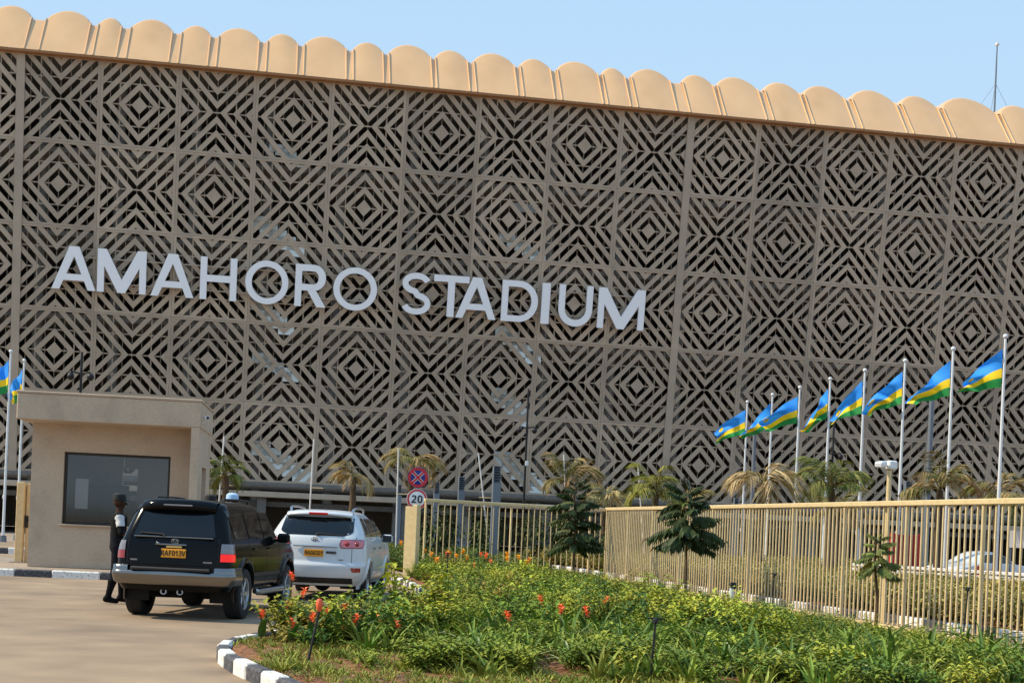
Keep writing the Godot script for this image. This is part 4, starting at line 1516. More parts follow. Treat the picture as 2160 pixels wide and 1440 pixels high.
func build_flags() -> void:
	for q in [["flag_blue", Color(0.18, 0.60, 0.98)], ["flag_yellow", Color(1.0, 0.85, 0.12)], ["flag_green", Color(0.10, 0.52, 0.24)]]:
		var m := plain(q[0], q[1], 0.75)
		m.backlight_enabled = true
		m.backlight = Color(q[1].r * 0.75, q[1].g * 0.75, q[1].b * 0.75)
	var spots := [[14.89, 43.63, 1.18, -1.36, 1.02, 0.2, 0.2, 0.5], [14.29, 46.86, 1.17, -1.4, 1.2, 0.3, 1.4, 0.6], [13.69, 50.43, 1.15, -1.4, 1.25, 0.4, 2.2, 0.8], [13.08, 53.73, 1.25, -1.25, 1.3, 0.4, 3.1, 0.7], [12.52, 57.07, 1.2, -1.0, 1.5, 0.5, 4.4, 1.3], [12.05, 60.78, 1.15, -1.75, 1.0, 0.4, 5.2, 0.5], [11.52, 64.3, 1.15, -1.4, 1.3, 0.5, 0.9, 0.9], [11.03, 68.2, 1.18, -1.65, 0.95, 0.45, 2.7, 0.4], [-21.45, 59.97, 1.35, -1.2, 0.5, 0.5, 3.6, 0.5], [-22.08, 63.45, 1.3, -0.95, 0.9, 0.35, 1.9, 0.7]]
	var pm := MB.new()
	pm.tube([Vector3(0, 0, 0), Vector3(0, 4, 0), Vector3(0, 8, 0)], [0.06, 0.05, 0.038], 10)
	var pole := pm.mesh()
	var fm := MB.new()
	fm.ball(Vector3(0, 8.04, 0), Vector3(0.085, 0.08, 0.085), 10)
	var fin := fm.mesh()
	var cm := MB.new()
	cm.tube([Vector3(0, 0, 0), Vector3(0, 0.25, 0), Vector3(0, 0.28, 0)], [0.16, 0.14, 0.09], 12)
	var foot := cm.mesh()
	for i in spots.size():
		var s: Array = spots[i]
		var right := i < 8
		var nth: String = ["eighth", "seventh", "sixth", "fifth", "fourth", "third", "second", "first", "", ""][i]
		var lab := "%s white flagpole beyond the bar fence, counted from the lattice facade" % nth if right else ("white flagpole behind the gate leaf, farther from the facade" if i == 8 else "white flagpole behind the booth corner, nearer the facade")
		var r := thing("flagpole", lab, "flagpole", Vector3(s[0], 0, -s[1]), 0.0, "flagpoles beyond the bar fence" if right else "flagpoles behind the booth")
		part(pole, "pole", M.pole_white, r)
		part(fin, "finial", M.pole_white, r)
		part(foot, "foot", M.pole_grey, r)
		var ct := MB.new()
		ct.cbox(Vector3(-0.07, 1.9, 0), Vector3(0.05, 0.16, 0.05), 0.01)
		part(ct, "cleat", M.pole_white, r)
		var fl := thing("flag", "blue yellow green flag on the %s pole beyond the fence from the facade" % nth if right else ("blue yellow green flag hanging behind the gate leaf" if i == 8 else "blue yellow green flag hanging at the booth roof corner"), "flag", Vector3(s[0] - 0.07, 7.65, -s[1]), 0.0, "flags beyond the fence" if right else "flags behind the booth")
		flag_cloth(fl, s[3] * 0.8, s[4] + 0.12, s[5], s[2], s[6], s[7])
	for q in [[15.15, 52.0, 7.0, "stout grey post without a flag between the two tallest flagpoles"], [11.75, 70.0, 6.9, "grey post without a flag between the two farthest flagpoles"]]:
		var l := thing("lamp_post", q[3], "post", Vector3(q[0], 0, -q[1]))
		var a := MB.new()
		a.tube([Vector3(0, 0, 0), Vector3(0, q[2], 0)], [0.11, 0.09], 10)
		part(a, "shaft", M.pole_grey, l)
		var b := MB.new()
		b.tube([Vector3(0, 0, 0), Vector3(0, 0.06, 0)], [0.22, 0.22], 10)
		part(b, "base_plate", M.pole_grey, l)


func light_column(at: Vector3, label: String, turn: float) -> void:
	var r := thing("light_column", label, "light column", at, turn, "louvred light columns")
	var a := MB.new()
	a.cbox(Vector3(0, 1.56, 0), Vector3(0.30, 3.12, 0.18), 0.012)
	part(a, "shaft", M.pole_grey, r)
	var b := MB.new()
	b.cbox(Vector3(-0.135, 3.4, 0), Vector3(0.03, 0.56, 0.18), 0.006)
	b.cbox(Vector3(0, 3.4, -0.075), Vector3(0.24, 0.56, 0.03), 0.006)
	part(b, "head_back", M.pole_grey, r)
	var c := MB.new()
	c.cbox(Vector3(0, 3.70, 0), Vector3(0.30, 0.04, 0.18), 0.008)
	part(c, "cap", M.pole_grey, r)
	var d := MB.new()
	d.box(Vector3(0.015, 3.4, -0.04), Vector3(0.22, 0.55, 0.03))
	part(d, "lamp_recess", M.black_plastic, r)
	for k in 6:
		var e := MB.new()
		e.cbox(Vector3(0.015, 3.17 + k * 0.09, 0.03), Vector3(0.25, 0.014, 0.12), 0.004, Basis(Vector3.RIGHT, 0.35))
		part(e, "louvre", M.pole_grey, r)


func disc(mb: MB, r0: float, r1: float, z: float, k := 40) -> void:
	for i in k:
		var a := TAU * i / k
		var b := TAU * (i + 1) / k
		var p := Vector3(cos(a), sin(a), 0)
		var q := Vector3(cos(b), sin(b), 0)
		var zz := Vector3(0, 0, z)
		if r0 > 0.0:
			mb.quad(p * r0 + zz, p * r1 + zz, q * r1 + zz, q * r0 + zz)
		else:
			mb.tri(zz, p * r1 + zz, q * r1 + zz)


func build_street_things() -> void:
	for q in [[-0.62, 51.0, "tall grey louvred light column beside the barred gate"], [-2.35, 64.0, "slim grey louvred light column behind the barred gate"], [-4.0, 74.0, "distant grey louvred light column in line with the road signs"], [-6.6, 82.0, "farthest grey louvred light column close under the lattice"], [13.6, 49.0, "grey louvred light column behind the camera pole and fence"], [12.4, 79.0, "small grey louvred light column among the dry palms"]]:
		light_column(Vector3(q[0], 0, -q[1]), q[2], 0.25)
	# round signs on one pole
	var r := thing("road_sign", "round no-stopping sign above a round 20 limit sign on one pole", "road sign", Vector3(-2.70, 0, -39.9), 0.1)
	var m := MB.new()
	m.tube([Vector3(0, 0, -0.05), Vector3(0, 3.1, -0.05)], [0.03, 0.03], 8)
	part(m, "pole", M.pole_grey, r)
	plain("sign_red", Color(0.80, 0.12, 0.16), 0.4)
	plain("sign_blue", Color(0.07, 0.11, 0.48), 0.4)
	plain("sign_white", Color(0.90, 0.91, 0.93), 0.4)
	for s in 2:
		var y := 2.82 if s == 0 else 2.21
		var plate := Node3D.new()
		plate.name = "no_stopping_sign" if s == 0 else "speed_limit_sign"
		r.add_child(plate, true)
		plate.position = Vector3(0, y, 0)
		var a := MB.new()
		a.lathe([Vector2(0.0, -0.02), Vector2(0.285, -0.02), Vector2(0.29, 0.0), Vector2(0.28, 0.004), Vector2(0.0, 0.004)], 40, Transform3D(Basis(Vector3.RIGHT, PI / 2), Vector3.ZERO))
		part(a, "plate", M.sign_white if s else M.sign_blue, plate)
		var b := MB.new()
		disc(b, 0.205 if s == 0 else 0.225, 0.278, 0.008)
		part(b, "red_ring", M.sign_red, plate)
		if s == 0:
			var e := MB.new()
			for w in [PI / 4, -PI / 4]:
				for o in [-0.036, 0.036]:
					var bs := Basis(Vector3(0, 0, 1), w)
					e.box(bs * Vector3(0, o, 0.007), Vector3(0.405, 0.014, 0.004), bs)
			part(e, "pale_edge", M.sign_white, plate)
			var d := MB.new()
			d.box(Vector3(0, 0, 0.0105), Vector3(0.415, 0.056, 0.005), Basis(Vector3(0, 0, 1), PI / 4))
			part(d, "cross_bar", M.sign_red, plate)
			d = MB.new()
			d.box(Vector3(0, 0, 0.0125), Vector3(0.415, 0.056, 0.005), Basis(Vector3(0, 0, 1), -PI / 4))
			part(d, "cross_bar", M.sign_red, plate)
		else:
			text("20", 0.22, plate, M.black_plastic, Transform3D(Basis.IDENTITY, Vector3(0, 0, 0.01)), 0.95)
	# cameras on a pole at the fence
	var zz := 24.2
	var c := thing("fence_camera", "cream pole carrying two white security cameras above the fence rail", "camera", Vector3(fence_x(zz) + 0.1, 0, -zz), 0.2)
	m = MB.new()
	m.tube([Vector3(0, 0, 0), Vector3(0, 2.78, 0)], [0.045, 0.04], 10)
	part(m, "pole", M.fence_tan, c)
	m = MB.new()
	m.cbox(Vector3(0.03, 2.87, 0.0), Vector3(0.15, 0.15, 0.16), 0.02)
	part(m, "junction_box", M.pole_white, c)
	m = MB.new()
	m.cbox(Vector3(-0.20, 2.87, 0.08), Vector3(0.15, 0.10, 0.2), 0.02, Basis(Vector3.UP, -0.9) * Basis(Vector3.RIGHT, 0.15))
	part(m, "housing", M.pole_white, c)
	m = MB.new()
	m.tube([Vector3(-0.04, 2.86, 0.0), Vector3(-0.14, 2.86, 0.04)], [0.022, 0.022], 8)
	part(m, "arm", M.pole_white, c)
	# dark masts
	for q in [[0.45, 60.0, 7.4, 5.75, "thin dark camera mast in front of the letter D"], [13.4, 60.0, 6.6, 5.2, "thin dark camera mast between the flags"], [-14.15, 46.0, 6.6, 5.9, "thin dark camera mast rising behind the booth roof"]]:
		var t := thing("camera_mast", q[4], "mast", Vector3(q[0], 0, -q[1]))
		m = MB.new()
		m.tube([Vector3(0, 0, 0), Vector3(0, q[2], 0)], [0.06, 0.04], 8)
		part(m, "pole", M.black_metal, t)
		for s in [-1.0, 1.0]:
			m = MB.new()
			m.tube([Vector3(0, q[3], 0), Vector3(s * 0.3, q[3] + 0.06, 0.05), Vector3(s * 0.32, q[3] - 0.02, 0.05)], [0.03, 0.03, 0.05], 7)
			m.ball(Vector3(s * 0.32, q[3] - 0.1, 0.05), Vector3(0.12, 0.13, 0.12), 10)
			part(m, "dome_camera", M.black_metal, t)
		m = MB.new()
		m.cbox(Vector3(0.06, q[3] - 1.5, 0.08), Vector3(0.14, 0.2, 0.12), 0.02)
		part(m, "junction_box", M.pole_white, t)
	# support stakes of the palms
	for q in [[-10.3, 50.0, 4.3, 0.10], [-7.4, 52.0, 4.45, 0.05], [-4.5, 55.0, 4.4, -0.05], [-1.3, 58.0, 4.5, -0.5], [2.1, 58.0, 4.6, -0.3], [4.9, 55.0, 4.2, -0.35]]:
		var s := thing("palm_stake", "thin pale support pole standing beside a palm", "stake", Vector3(q[0], 0, -q[1]), 0.0, "support poles of the palms")
		m = MB.new()
		m.tube([Vector3(-q[3], 0, 0), Vector3(q[3] * 0.4, q[2], 0)], [0.03, 0.028], 8)
		part(m, "pole", M.rail_white, s)
		m = MB.new()
		m.tube([Vector3(q[3] * 0.1 - 0.05, q[2] * 0.6, 0), Vector3(q[3] * 0.1 + 0.45, q[2] * 0.6, 0.1)], [0.015, 0.015], 5)
		part(m, "tie", M.fence_tan, s)
	# irrigation risers
	var orange := plain("cap_orange", Color(0.93, 0.38, 0.22), 0.5)
	for q in [[-1.93, 13.75, 0.52, 0.10, true, "black irrigation riser with an orange cap near the kerb tip"], [1.38, 13.6, 0.55, 0.03, false, "black sprinkler riser standing among the strap-leaved plants"], [-1.35, 30.5, 0.75, 0.0, false, "thin black riser rising from the middle of the shrubs"], [-0.8, 33.0, 0.72, 0.0, false, "thin black riser near the yellow flowers"], [5.0, 27.0, 0.7, 0.02, false, "thin black riser close beside the bar fence"], [6.3, 19.7, 0.8, 0.05, false, "tall black riser at the near end of the bar fence"]]:
		var s := thing("sprinkler_riser", q[5], "sprinkler", Vector3(q[0], 0.12, -q[1]))
		m = MB.new()
		m.tube([Vector3(0, -0.05, 0), Vector3(q[3], q[2], 0)], [0.014, 0.012], 7)
		part(m, "pipe", M.black_plastic, s)
		m = MB.new()
		if q[4]:
			m.lathe([Vector2(0.012, 0.0), Vector2(0.028, 0.02), Vector2(0.035, 0.09), Vector2(0.02, 0.12), Vector2(0.0, 0.125)], 10, Transform3D(Basis.IDENTITY, Vector3(q[3], q[2], 0)))
			part(m, "cap", orange, s)
		else:
			m.lathe([Vector2(0.012, 0.0), Vector2(0.03, 0.01), Vector2(0.03, 0.04), Vector2(0.012, 0.06), Vector2(0.0, 0.062)], 10, Transform3D(Basis.IDENTITY, Vector3(q[3], q[2], 0)))
			m.box(Vector3(q[3], q[2] + 0.05, 0), Vector3(0.14, 0.016, 0.02))
			part(m, "sprinkler_head", M.black_plastic, s)
	var mk := thing("marker_post", "short white marker post with a dark cap by the fence", "post", Vector3(4.1, 0.1, -26.2))
	m = MB.new()
	m.tube([Vector3(0, 0, 0), Vector3(0, 0.5, 0)], [0.045, 0.045], 10)
	part(m, "shaft", M.pole_white, mk)
	m = MB.new()
	m.cbox(Vector3(0.02, 0.54, 0), Vector3(0.1, 0.12, 0.09), 0.01)
	part(m, "cap", M.black_plastic, mk)


# ------------------------------------------------------------------ people

func skin_of(bones: Array, cell: float, mb: MB, cols: Array, k: float) -> void:   # surface nets round tapered capsules [a, b, ra, rb, colour]
	var lo := Vector3.INF
	var hi := -Vector3.INF
	for b in bones:
		for q in [0, 1]:
			lo = lo.min(b[q] - Vector3.ONE * (b[2 + q] + 3 * cell))
			hi = hi.max(b[q] + Vector3.ONE * (b[2 + q] + 3 * cell))
	var n := Vector3i(((hi - lo) / cell).ceil()) + Vector3i.ONE
	var size := n.x * n.y * n.z
	var d := PackedFloat32Array()
	d.resize(size)
	d.fill(1.0)
	var near := PackedFloat32Array()
	near.resize(size)
	near.fill(9.0)
	var tint := PackedByteArray()
	tint.resize(size)
	for b in bones:
		var a: Vector3 = b[0]
		var e: Vector3 = b[1]
		var rm: float = maxf(b[2], b[3]) + k + 2 * cell
		var i0 := Vector3i(((a.min(e) - Vector3.ONE * rm - lo) / cell).floor()).clamp(Vector3i.ZERO, n - Vector3i.ONE)
		var i1 := Vector3i(((a.max(e) + Vector3.ONE * rm - lo) / cell).ceil()).clamp(Vector3i.ZERO, n - Vector3i.ONE)
		var ae := e - a
		var ll := maxf(ae.length_squared(), 0.000001)
		for z in range(i0.z, i1.z + 1):
			for y in range(i0.y, i1.y + 1):
				for x in range(i0.x, i1.x + 1):
					var p := lo + Vector3(x, y, z) * cell
					var t := clampf((p - a).dot(ae) / ll, 0.0, 1.0)
					var v: float = p.distance_to(a + ae * t) - lerpf(b[2], b[3], t)
					var q := x + n.x * (y + n.y * z)
					var o := d[q]
					var h := clampf(0.5 + 0.5 * (o - v) / k, 0.0, 1.0)
					d[q] = lerpf(o, v, h) - k * h * (1.0 - h)
					if v < near[q]:
						near[q] = v
						tint[q] = b[4]
	var at := {}
	var nm := {}
	var cl := {}
	var off := [0, 1, n.x, n.x + 1, n.x * n.y, n.x * n.y + 1, n.x * n.y + n.x, n.x * n.y + n.x + 1]
	for z in n.z - 1:
		for y in n.y - 1:
			for x in n.x - 1:
				var q := x + n.x * (y + n.y * z)
				var neg := 0
				for o in off:
					if d[q + o] < 0.0:
						neg += 1
				if neg == 0 or neg == 8:
					continue
				var s := Vector3.ZERO
				var c := 0
				for e in [[0, 1], [2, 3], [4, 5], [6, 7], [0, 2], [1, 3], [4, 6], [5, 7], [0, 4], [1, 5], [2, 6], [3, 7]]:
					var v0 := d[q + off[e[0]]]
					var v1 := d[q + off[e[1]]]
					if (v0 < 0.0) != (v1 < 0.0):
						var t := v0 / (v0 - v1)
						var c0 := Vector3(e[0] & 1, (e[0] >> 1) & 1, e[0] >> 2)
						var c1 := Vector3(e[1] & 1, (e[1] >> 1) & 1, e[1] >> 2)
						s += c0.lerp(c1, t)
						c += 1
				at[q] = lo + (Vector3(x, y, z) + s / c) * cell
				nm[q] = Vector3(d[q + 1] - d[q] + d[q + off[3]] - d[q + off[2]] + d[q + off[5]] - d[q + off[4]], d[q + off[2]] - d[q] + d[q + off[3]] - d[q + 1] + d[q + off[6]] - d[q + off[4]], d[q + off[4]] - d[q] + d[q + off[5]] - d[q + 1] + d[q + off[6]] - d[q + off[2]]).normalized()
				cl[q] = cols[tint[q]]
	var step := [1, n.x, n.x * n.y]
	for q in at.keys():
		for axis in 3:
			var u: int = step[(axis + 1) % 3]
			var w: int = step[(axis + 2) % 3]
			var q2: int = q + step[axis]
			if (d[q] < 0.0) == (d[q2] < 0.0):
				continue
			if not (at.has(q - u) and at.has(q - w) and at.has(q - u - w)):
				continue
			var r := [q, q - u, q - u - w, q - w]
			if d[q] >= 0.0:
				r.reverse()
			mb.col = cl[q]
			mb.tri3(at[r[0]], at[r[1]], at[r[2]], nm[r[0]], nm[r[1]], nm[r[2]])
			mb.tri3(at[r[0]], at[r[2]], at[r[3]], nm[r[0]], nm[r[2]], nm[r[3]])


func person(label: String, at: Vector3, turn: float, tall: float, cols: Array, pose: Dictionary, cap_mat: Material) -> void:   # cols: shirt, trousers, skin, boots, sleeve patch
	var root := thing("person", label, "person", at, turn)
	root.scale = Vector3.ONE * (tall / 1.78)
	var mb := MB.new()
	mb.uses_color = true
	var V := func(x: float, y: float, z: float) -> Vector3: return Vector3(x, y, z)
	var b := []
	for s in [-1.0, 1.0]:
		b.append([V.call(s * 0.075, 0.93, 0.01), V.call(s * 0.07, 1.12, 0.0), 0.115, 0.115, 1])
		b.append([V.call(s * 0.07, 1.1, 0.0), V.call(s * 0.095, 1.36, 0.0), 0.115, 0.125, 0])
		b.append([V.call(s * 0.06, 1.42, 0.01), V.call(s * 0.185, 1.435, 0.01), 0.075, 0.07, 0])
		var side := "l" if s < 0 else "r"
		var el: Vector3 = pose["elbow_" + side]
		var wr: Vector3 = pose["wrist_" + side]
		var sh := Vector3(s * 0.2, 1.42, 0.01)
		b.append([sh, sh.lerp(el, 0.55), 0.066, 0.058, 4 if s > 0 else 0])
		b.append([sh.lerp(el, 0.5), el, 0.058, 0.048, 0])
		b.append([el, wr, 0.045, 0.031, 2])
		var hd: Vector3 = (wr - el).normalized()
		b.append([wr, wr + hd * 0.085, 0.032, 0.034, 2])
		var kn: Vector3 = pose["knee_" + side]
		var an: Vector3 = pose["ankle_" + side]
		b.append([V.call(s * 0.09, 0.92, 0.01), kn, 0.098, 0.068, 1])
		b.append([kn, kn.lerp(an, 0.35), 0.066, 0.066, 1])
		b.append([kn.lerp(an, 0.35), an, 0.066, 0.046, 3])
		b.append([an + Vector3(0, -0.03, 0.03), an + Vector3(s * 0.02, -0.055, -0.14), 0.05, 0.042, 3])
	b.append([V.call(0, 1.44, 0.0), V.call(0, 1.56, -0.01), 0.058, 0.055, 2])
	skin_of(b, 0.02, mb, cols, 0.035)
	# fingers
	for s in [-1.0, 1.0]:
		var side := "l" if s < 0 else "r"
		var el: Vector3 = pose["elbow_" + side]
		var wr: Vector3 = pose["wrist_" + side]
		var hd: Vector3 = (wr - el).normalized()
		var across := hd.cross(Vector3(s, 0, 0.2)).normalized()
		var palm := hd.cross(across).normalized()
		mb.col = cols[2]
		var base := wr + hd * 0.09
		for i in 4:
			var o := base + across * (0.027 - 0.018 * i)
			var l: float = [0.07, 0.08, 0.075, 0.058][i]
			mb.tube([o, o + hd * l * 0.5, o + hd * l * 0.85 + palm * 0.02, o + hd * l * 0.95 + palm * 0.04], [0.0095, 0.009, 0.008, 0.006], 6)
		var tb := wr + hd * 0.03 + across * 0.03
		mb.tube([tb, tb + across * 0.025 + hd * 0.03, tb + across * 0.03 + hd * 0.065], [0.012, 0.011, 0.008], 6)
	# head with nose, ears, chin
	var hb := []
	hb.append([V.call(0, 1.665, 0.012), V.call(0, 1.70, 0.0), 0.088, 0.09, 2])
	hb.append([V.call(0, 1.60, -0.035), V.call(0, 1.64, -0.03), 0.05, 0.066, 2])
	hb.append([V.call(0, 1.66, -0.092), V.call(0, 1.635, -0.112), 0.012, 0.017, 2])
	for s in [-1.0, 1.0]:
		hb.append([V.call(s * 0.088, 1.66, 0.01), V.call(s * 0.092, 1.635, 0.005), 0.016, 0.012, 2])
	skin_of(hb, 0.009, mb, cols, 0.014)
	mb.col = Color(0.35, 0.08, 0.06)
	mb.tube([V.call(-0.022, 1.598, -0.083), V.call(0, 1.597, -0.088), V.call(0.022, 1.598, -0.083)], [0.004, 0.006, 0.004], 5)
	for s in [-1.0, 1.0]:
		mb.col = Color(0.6, 0.6, 0.58)
		mb.ball(V.call(s * 0.033, 1.665, -0.078), Vector3(0.014, 0.009, 0.01), 8)
		mb.col = Color(0.01, 0.01, 0.01)
		mb.ball(V.call(s * 0.033, 1.665, -0.086), Vector3(0.006, 0.006, 0.004), 6)
	part(mb, "body", M.cloth, root)
	var cm := MB.new()
	cm.lathe([Vector2(0.104, 1.69), Vector2(0.106, 1.74), Vector2(0.098, 1.785), Vector2(0.06, 1.812), Vector2(0.0, 1.818)], 18, Transform3D(Basis.IDENTITY, Vector3(0, 0, 0.004)))
	var rows := []
	for i in 4:
		var line := PackedVector3Array()
		for j in 11:
			var w := lerpf(0.12 * PI, 0.88 * PI, j / 10.0)
			var r := 0.1 + 0.075 * i / 3.0 * sin(w)
			line.append(Vector3(cos(w) * 0.1, 1.70 - 0.018 * i / 3.0, -sin(w) * r))
		rows.append(line)
	cm.sheet(rows, false, true)
	part(cm, "cap", cap_mat, root)
	var belt := MB.new()
	belt.lathe([Vector2(0.98, -0.022), Vector2(1.0, -0.02), Vector2(1.0, 0.02), Vector2(0.98, 0.022)], 20, Transform3D(Basis.from_scale(Vector3(0.192, 1.0, 0.127)), Vector3(0, 1.06, 0.005)))
	part(belt, "belt", M.black_metal, root)


func build_people() -> void:
	var m := plain("cloth", Color.WHITE, 0.9, 0.0, 0.2)
	m.vertex_color_use_as_albedo = true
	plain("cap_black", Color(0.09, 0.09, 0.10), 0.8)
	plain("cap_blue", Color(0.66, 0.78, 0.92), 0.7)
	var black := Color(0.012, 0.012, 0.014)
	var skin := Color(0.065, 0.034, 0.022)
	var stand := {"elbow_l": Vector3(-0.27, 1.16, 0.05), "wrist_l": Vector3(-0.24, 0.94, -0.06), "elbow_r": Vector3(0.26, 1.17, -0.02), "wrist_r": Vector3(0.16, 1.08, -0.24), "knee_l": Vector3(-0.11, 0.51, -0.10), "ankle_l": Vector3(-0.13, 0.1, -0.10), "knee_r": Vector3(0.11, 0.51, 0.04), "ankle_r": Vector3(0.14, 0.1, 0.14)}
	person("officer in black uniform and cap standing beside the black car", Vector3(-6.5, 0, -23.5), -1.2, 1.79, [black, Color(0.014, 0.014, 0.016), skin, Color(0.01, 0.01, 0.01), Color(0.62, 0.62, 0.62)], stand, M.cap_black)
	var lean := stand.duplicate()
	lean["wrist_l"] = Vector3(-0.2, 1.0, -0.22)
	person("person in a pale blue cap standing beyond the black car roof", Vector3(-5.08, 0, -25.7), 2.6, 1.9, [Color(0.25, 0.3, 0.38), Color(0.03, 0.03, 0.04), skin, Color(0.01, 0.01, 0.01), Color(0.25, 0.3, 0.38)], lean, M.cap_blue)
	person("person in a dark cap just showing over the black car roof", Vector3(-5.6, 0, -26.3), 2.2, 1.87, [black, black, skin, Color(0.01, 0.01, 0.01), black], stand, M.cap_black)


# ------------------------------------------------------------------ plants

func lin(c: Color) -> Color:
	return c


func leaf(mb: MB, p: Vector3, d: Vector3, up: Vector3, l: float, w: float, sag := 0.15) -> void:   # four faces folded along the midrib
	var s := d.cross(up).normalized()
	var n := s.cross(d).normalized()
	var m := p + d * l * 0.42 + n * l * 0.03
	var t := p + d * l - Vector3.UP * sag * l
	var a := m + s * w * 0.5 + n * w * 0.12
	var b := m - s * w * 0.5 + n * w * 0.12
	mb.tri(p, m, a)
	mb.tri(a, m, t)
	mb.tri(p, b, m)
	mb.tri(m, b, t)


func blade(mb: MB, p: Vector3, dir: Vector3, l: float, w: float, rise: float, bend: float, seg := 6) -> void:   # an arching strap leaf with a shallow keel
	var pts := []
	var pos := p
	var a := rise
	var flat_ := Vector3(dir.x, 0, dir.z).normalized()
	for i in seg + 1:
		pts.append(pos)
		var d := flat_ * cos(a) + Vector3.UP * sin(a)
		pos += d * l / seg
		a -= bend / seg * (0.5 + i * 1.0 / seg)
	var s := flat_.cross(Vector3.UP)
	for i in seg:
		var w0 := w * (0.55 + 0.45 * sin(PI * minf(1.0, i * 1.0 / seg + 0.15))) * (1.0 - pow(i * 1.0 / seg, 3.0))
		var w1 := w * (0.55 + 0.45 * sin(PI * minf(1.0, (i + 1.0) / seg + 0.15))) * (1.0 - pow((i + 1.0) / seg, 3.0))
		var k := Vector3.UP * w * 0.18
		mb.quad(pts[i], pts[i + 1], pts[i + 1] + s * w1 * 0.5 + k, pts[i] + s * w0 * 0.5 + k)
		mb.quad(pts[i + 1], pts[i], pts[i] - s * w0 * 0.5 + k, pts[i + 1] - s * w1 * 0.5 + k)


func leaf_mat(called: String, rough := 0.55, glow := 0.35) -> StandardMaterial3D:
	var m := plain(called, Color.WHITE, rough, 0.0, 0.25)
	m.vertex_color_use_as_albedo = true
	m.backlight_enabled = true
	m.backlight = Color(glow * 0.75, glow, glow * 0.25)
	return m


func vary(c: Color, by: float) -> Color:
	var f := 1.0 + rng.randf_range(-by, by)
	return Color(c.r * f * (1.0 + rng.randf_range(-by, by) * 0.4), c.g * f, c.b * f)


func pinnate_frond(l: float, pairs: int, leaf_l: float, leaf_w: float, droop: float, col: Color, hang: float) -> ArrayMesh:   # along +x from the origin
	var mb := MB.new()
	mb.uses_color = true
	mb.col = Color(0.10, 0.09, 0.04)
	var pts := []
	var rad := []
	for i in 8:
		var f := i / 7.0
		pts.append(Vector3(l * f * (1.0 - 0.1 * droop * f), l * (0.28 * f - droop * 0.55 * f * f), 0))
		rad.append(lerpf(0.009, 0.003, f))
	mb.tube(pts, rad, 5)
	for i in pairs:
		var f := 0.22 + 0.78 * i / (pairs - 1.0)
		var k := mini(int(f * 7.0), 6)
		var p: Vector3 = pts[k].lerp(pts[k + 1], f * 7.0 - k)
		var along: Vector3 = (pts[k + 1] - pts[k]).normalized()
		var sz := leaf_l * (0.65 + 0.5 * sin(PI * clampf(f, 0.1, 0.95)))
		for s in [-1.0, 1.0]:
			var d := (along * 0.55 + Vector3(0, -hang * rng.randf_range(0.7, 1.3), s * rng.randf_range(0.75, 1.0))).normalized()
			mb.col = vary(col, 0.25)
			leaf(mb, p, d, Vector3.UP + along * 0.1, sz * rng.randf_range(0.85, 1.15), leaf_w, 0.22)
	mb.col = vary(col, 0.2)
	leaf(mb, pts[7], (pts[7] - pts[6]).normalized(), Vector3.UP, leaf_l, leaf_w, 0.2)
	return mb.mesh()


func young_tree(label: String, at: Vector3, crown_lo: float, crown_hi: float, reach: float, fronds: int, dark: Color, light: Color) -> void:
	var root := thing("young_tree", label, "tree", at)
	var tk := MB.new()
	var pts := []
	var rad := []
	for i in 8:
		var f := i / 7.0
		pts.append(Vector3(0.03 * sin(f * 5.0), -0.1 + (crown_hi - 0.15) * f, 0.03 * cos(f * 4.0)))
		rad.append(lerpf(0.036, 0.012, f))
	tk.tube(pts, rad, 8)
	part(tk, "trunk", M.bark, root)
	var kinds := []
	for v in 4:
		kinds.append(pinnate_frond(reach, 14, 0.25 * reach / 0.85, 0.11 * reach / 0.85, [0.5, 0.9, 0.65, 0.75][v], dark if v < 3 else light, 1.25))
	var top_kind := pinnate_frond(reach * 0.75, 11, 0.2 * reach / 0.85, 0.105 * reach / 0.85, 0.5, dark, 0.8)
	for i in fronds:
		var f := i / (fronds - 1.0)
		var y := lerpf(crown_lo, crown_hi - 0.25, f)
		var a := i * 2.399 + rng.randf_range(-0.3, 0.3)
		var s := lerpf(1.0, 0.72, f) * rng.randf_range(0.55, 1.12)
		var tip := lerpf(-0.15, 0.55, f * f) + rng.randf_range(-0.2, 0.2)
		var bs := Basis(Vector3.UP, a) * Basis(Vector3(0, 0, 1), tip) * Basis(Vector3.RIGHT, rng.randf_range(-0.35, 0.35))
		part(kinds[(i * 7 + i / 4) % 4] if f < 0.75 else top_kind, "frond", M.tree_leaf, root, Transform3D(bs.scaled_local(Vector3.ONE * s), Vector3(0, y, 0)))


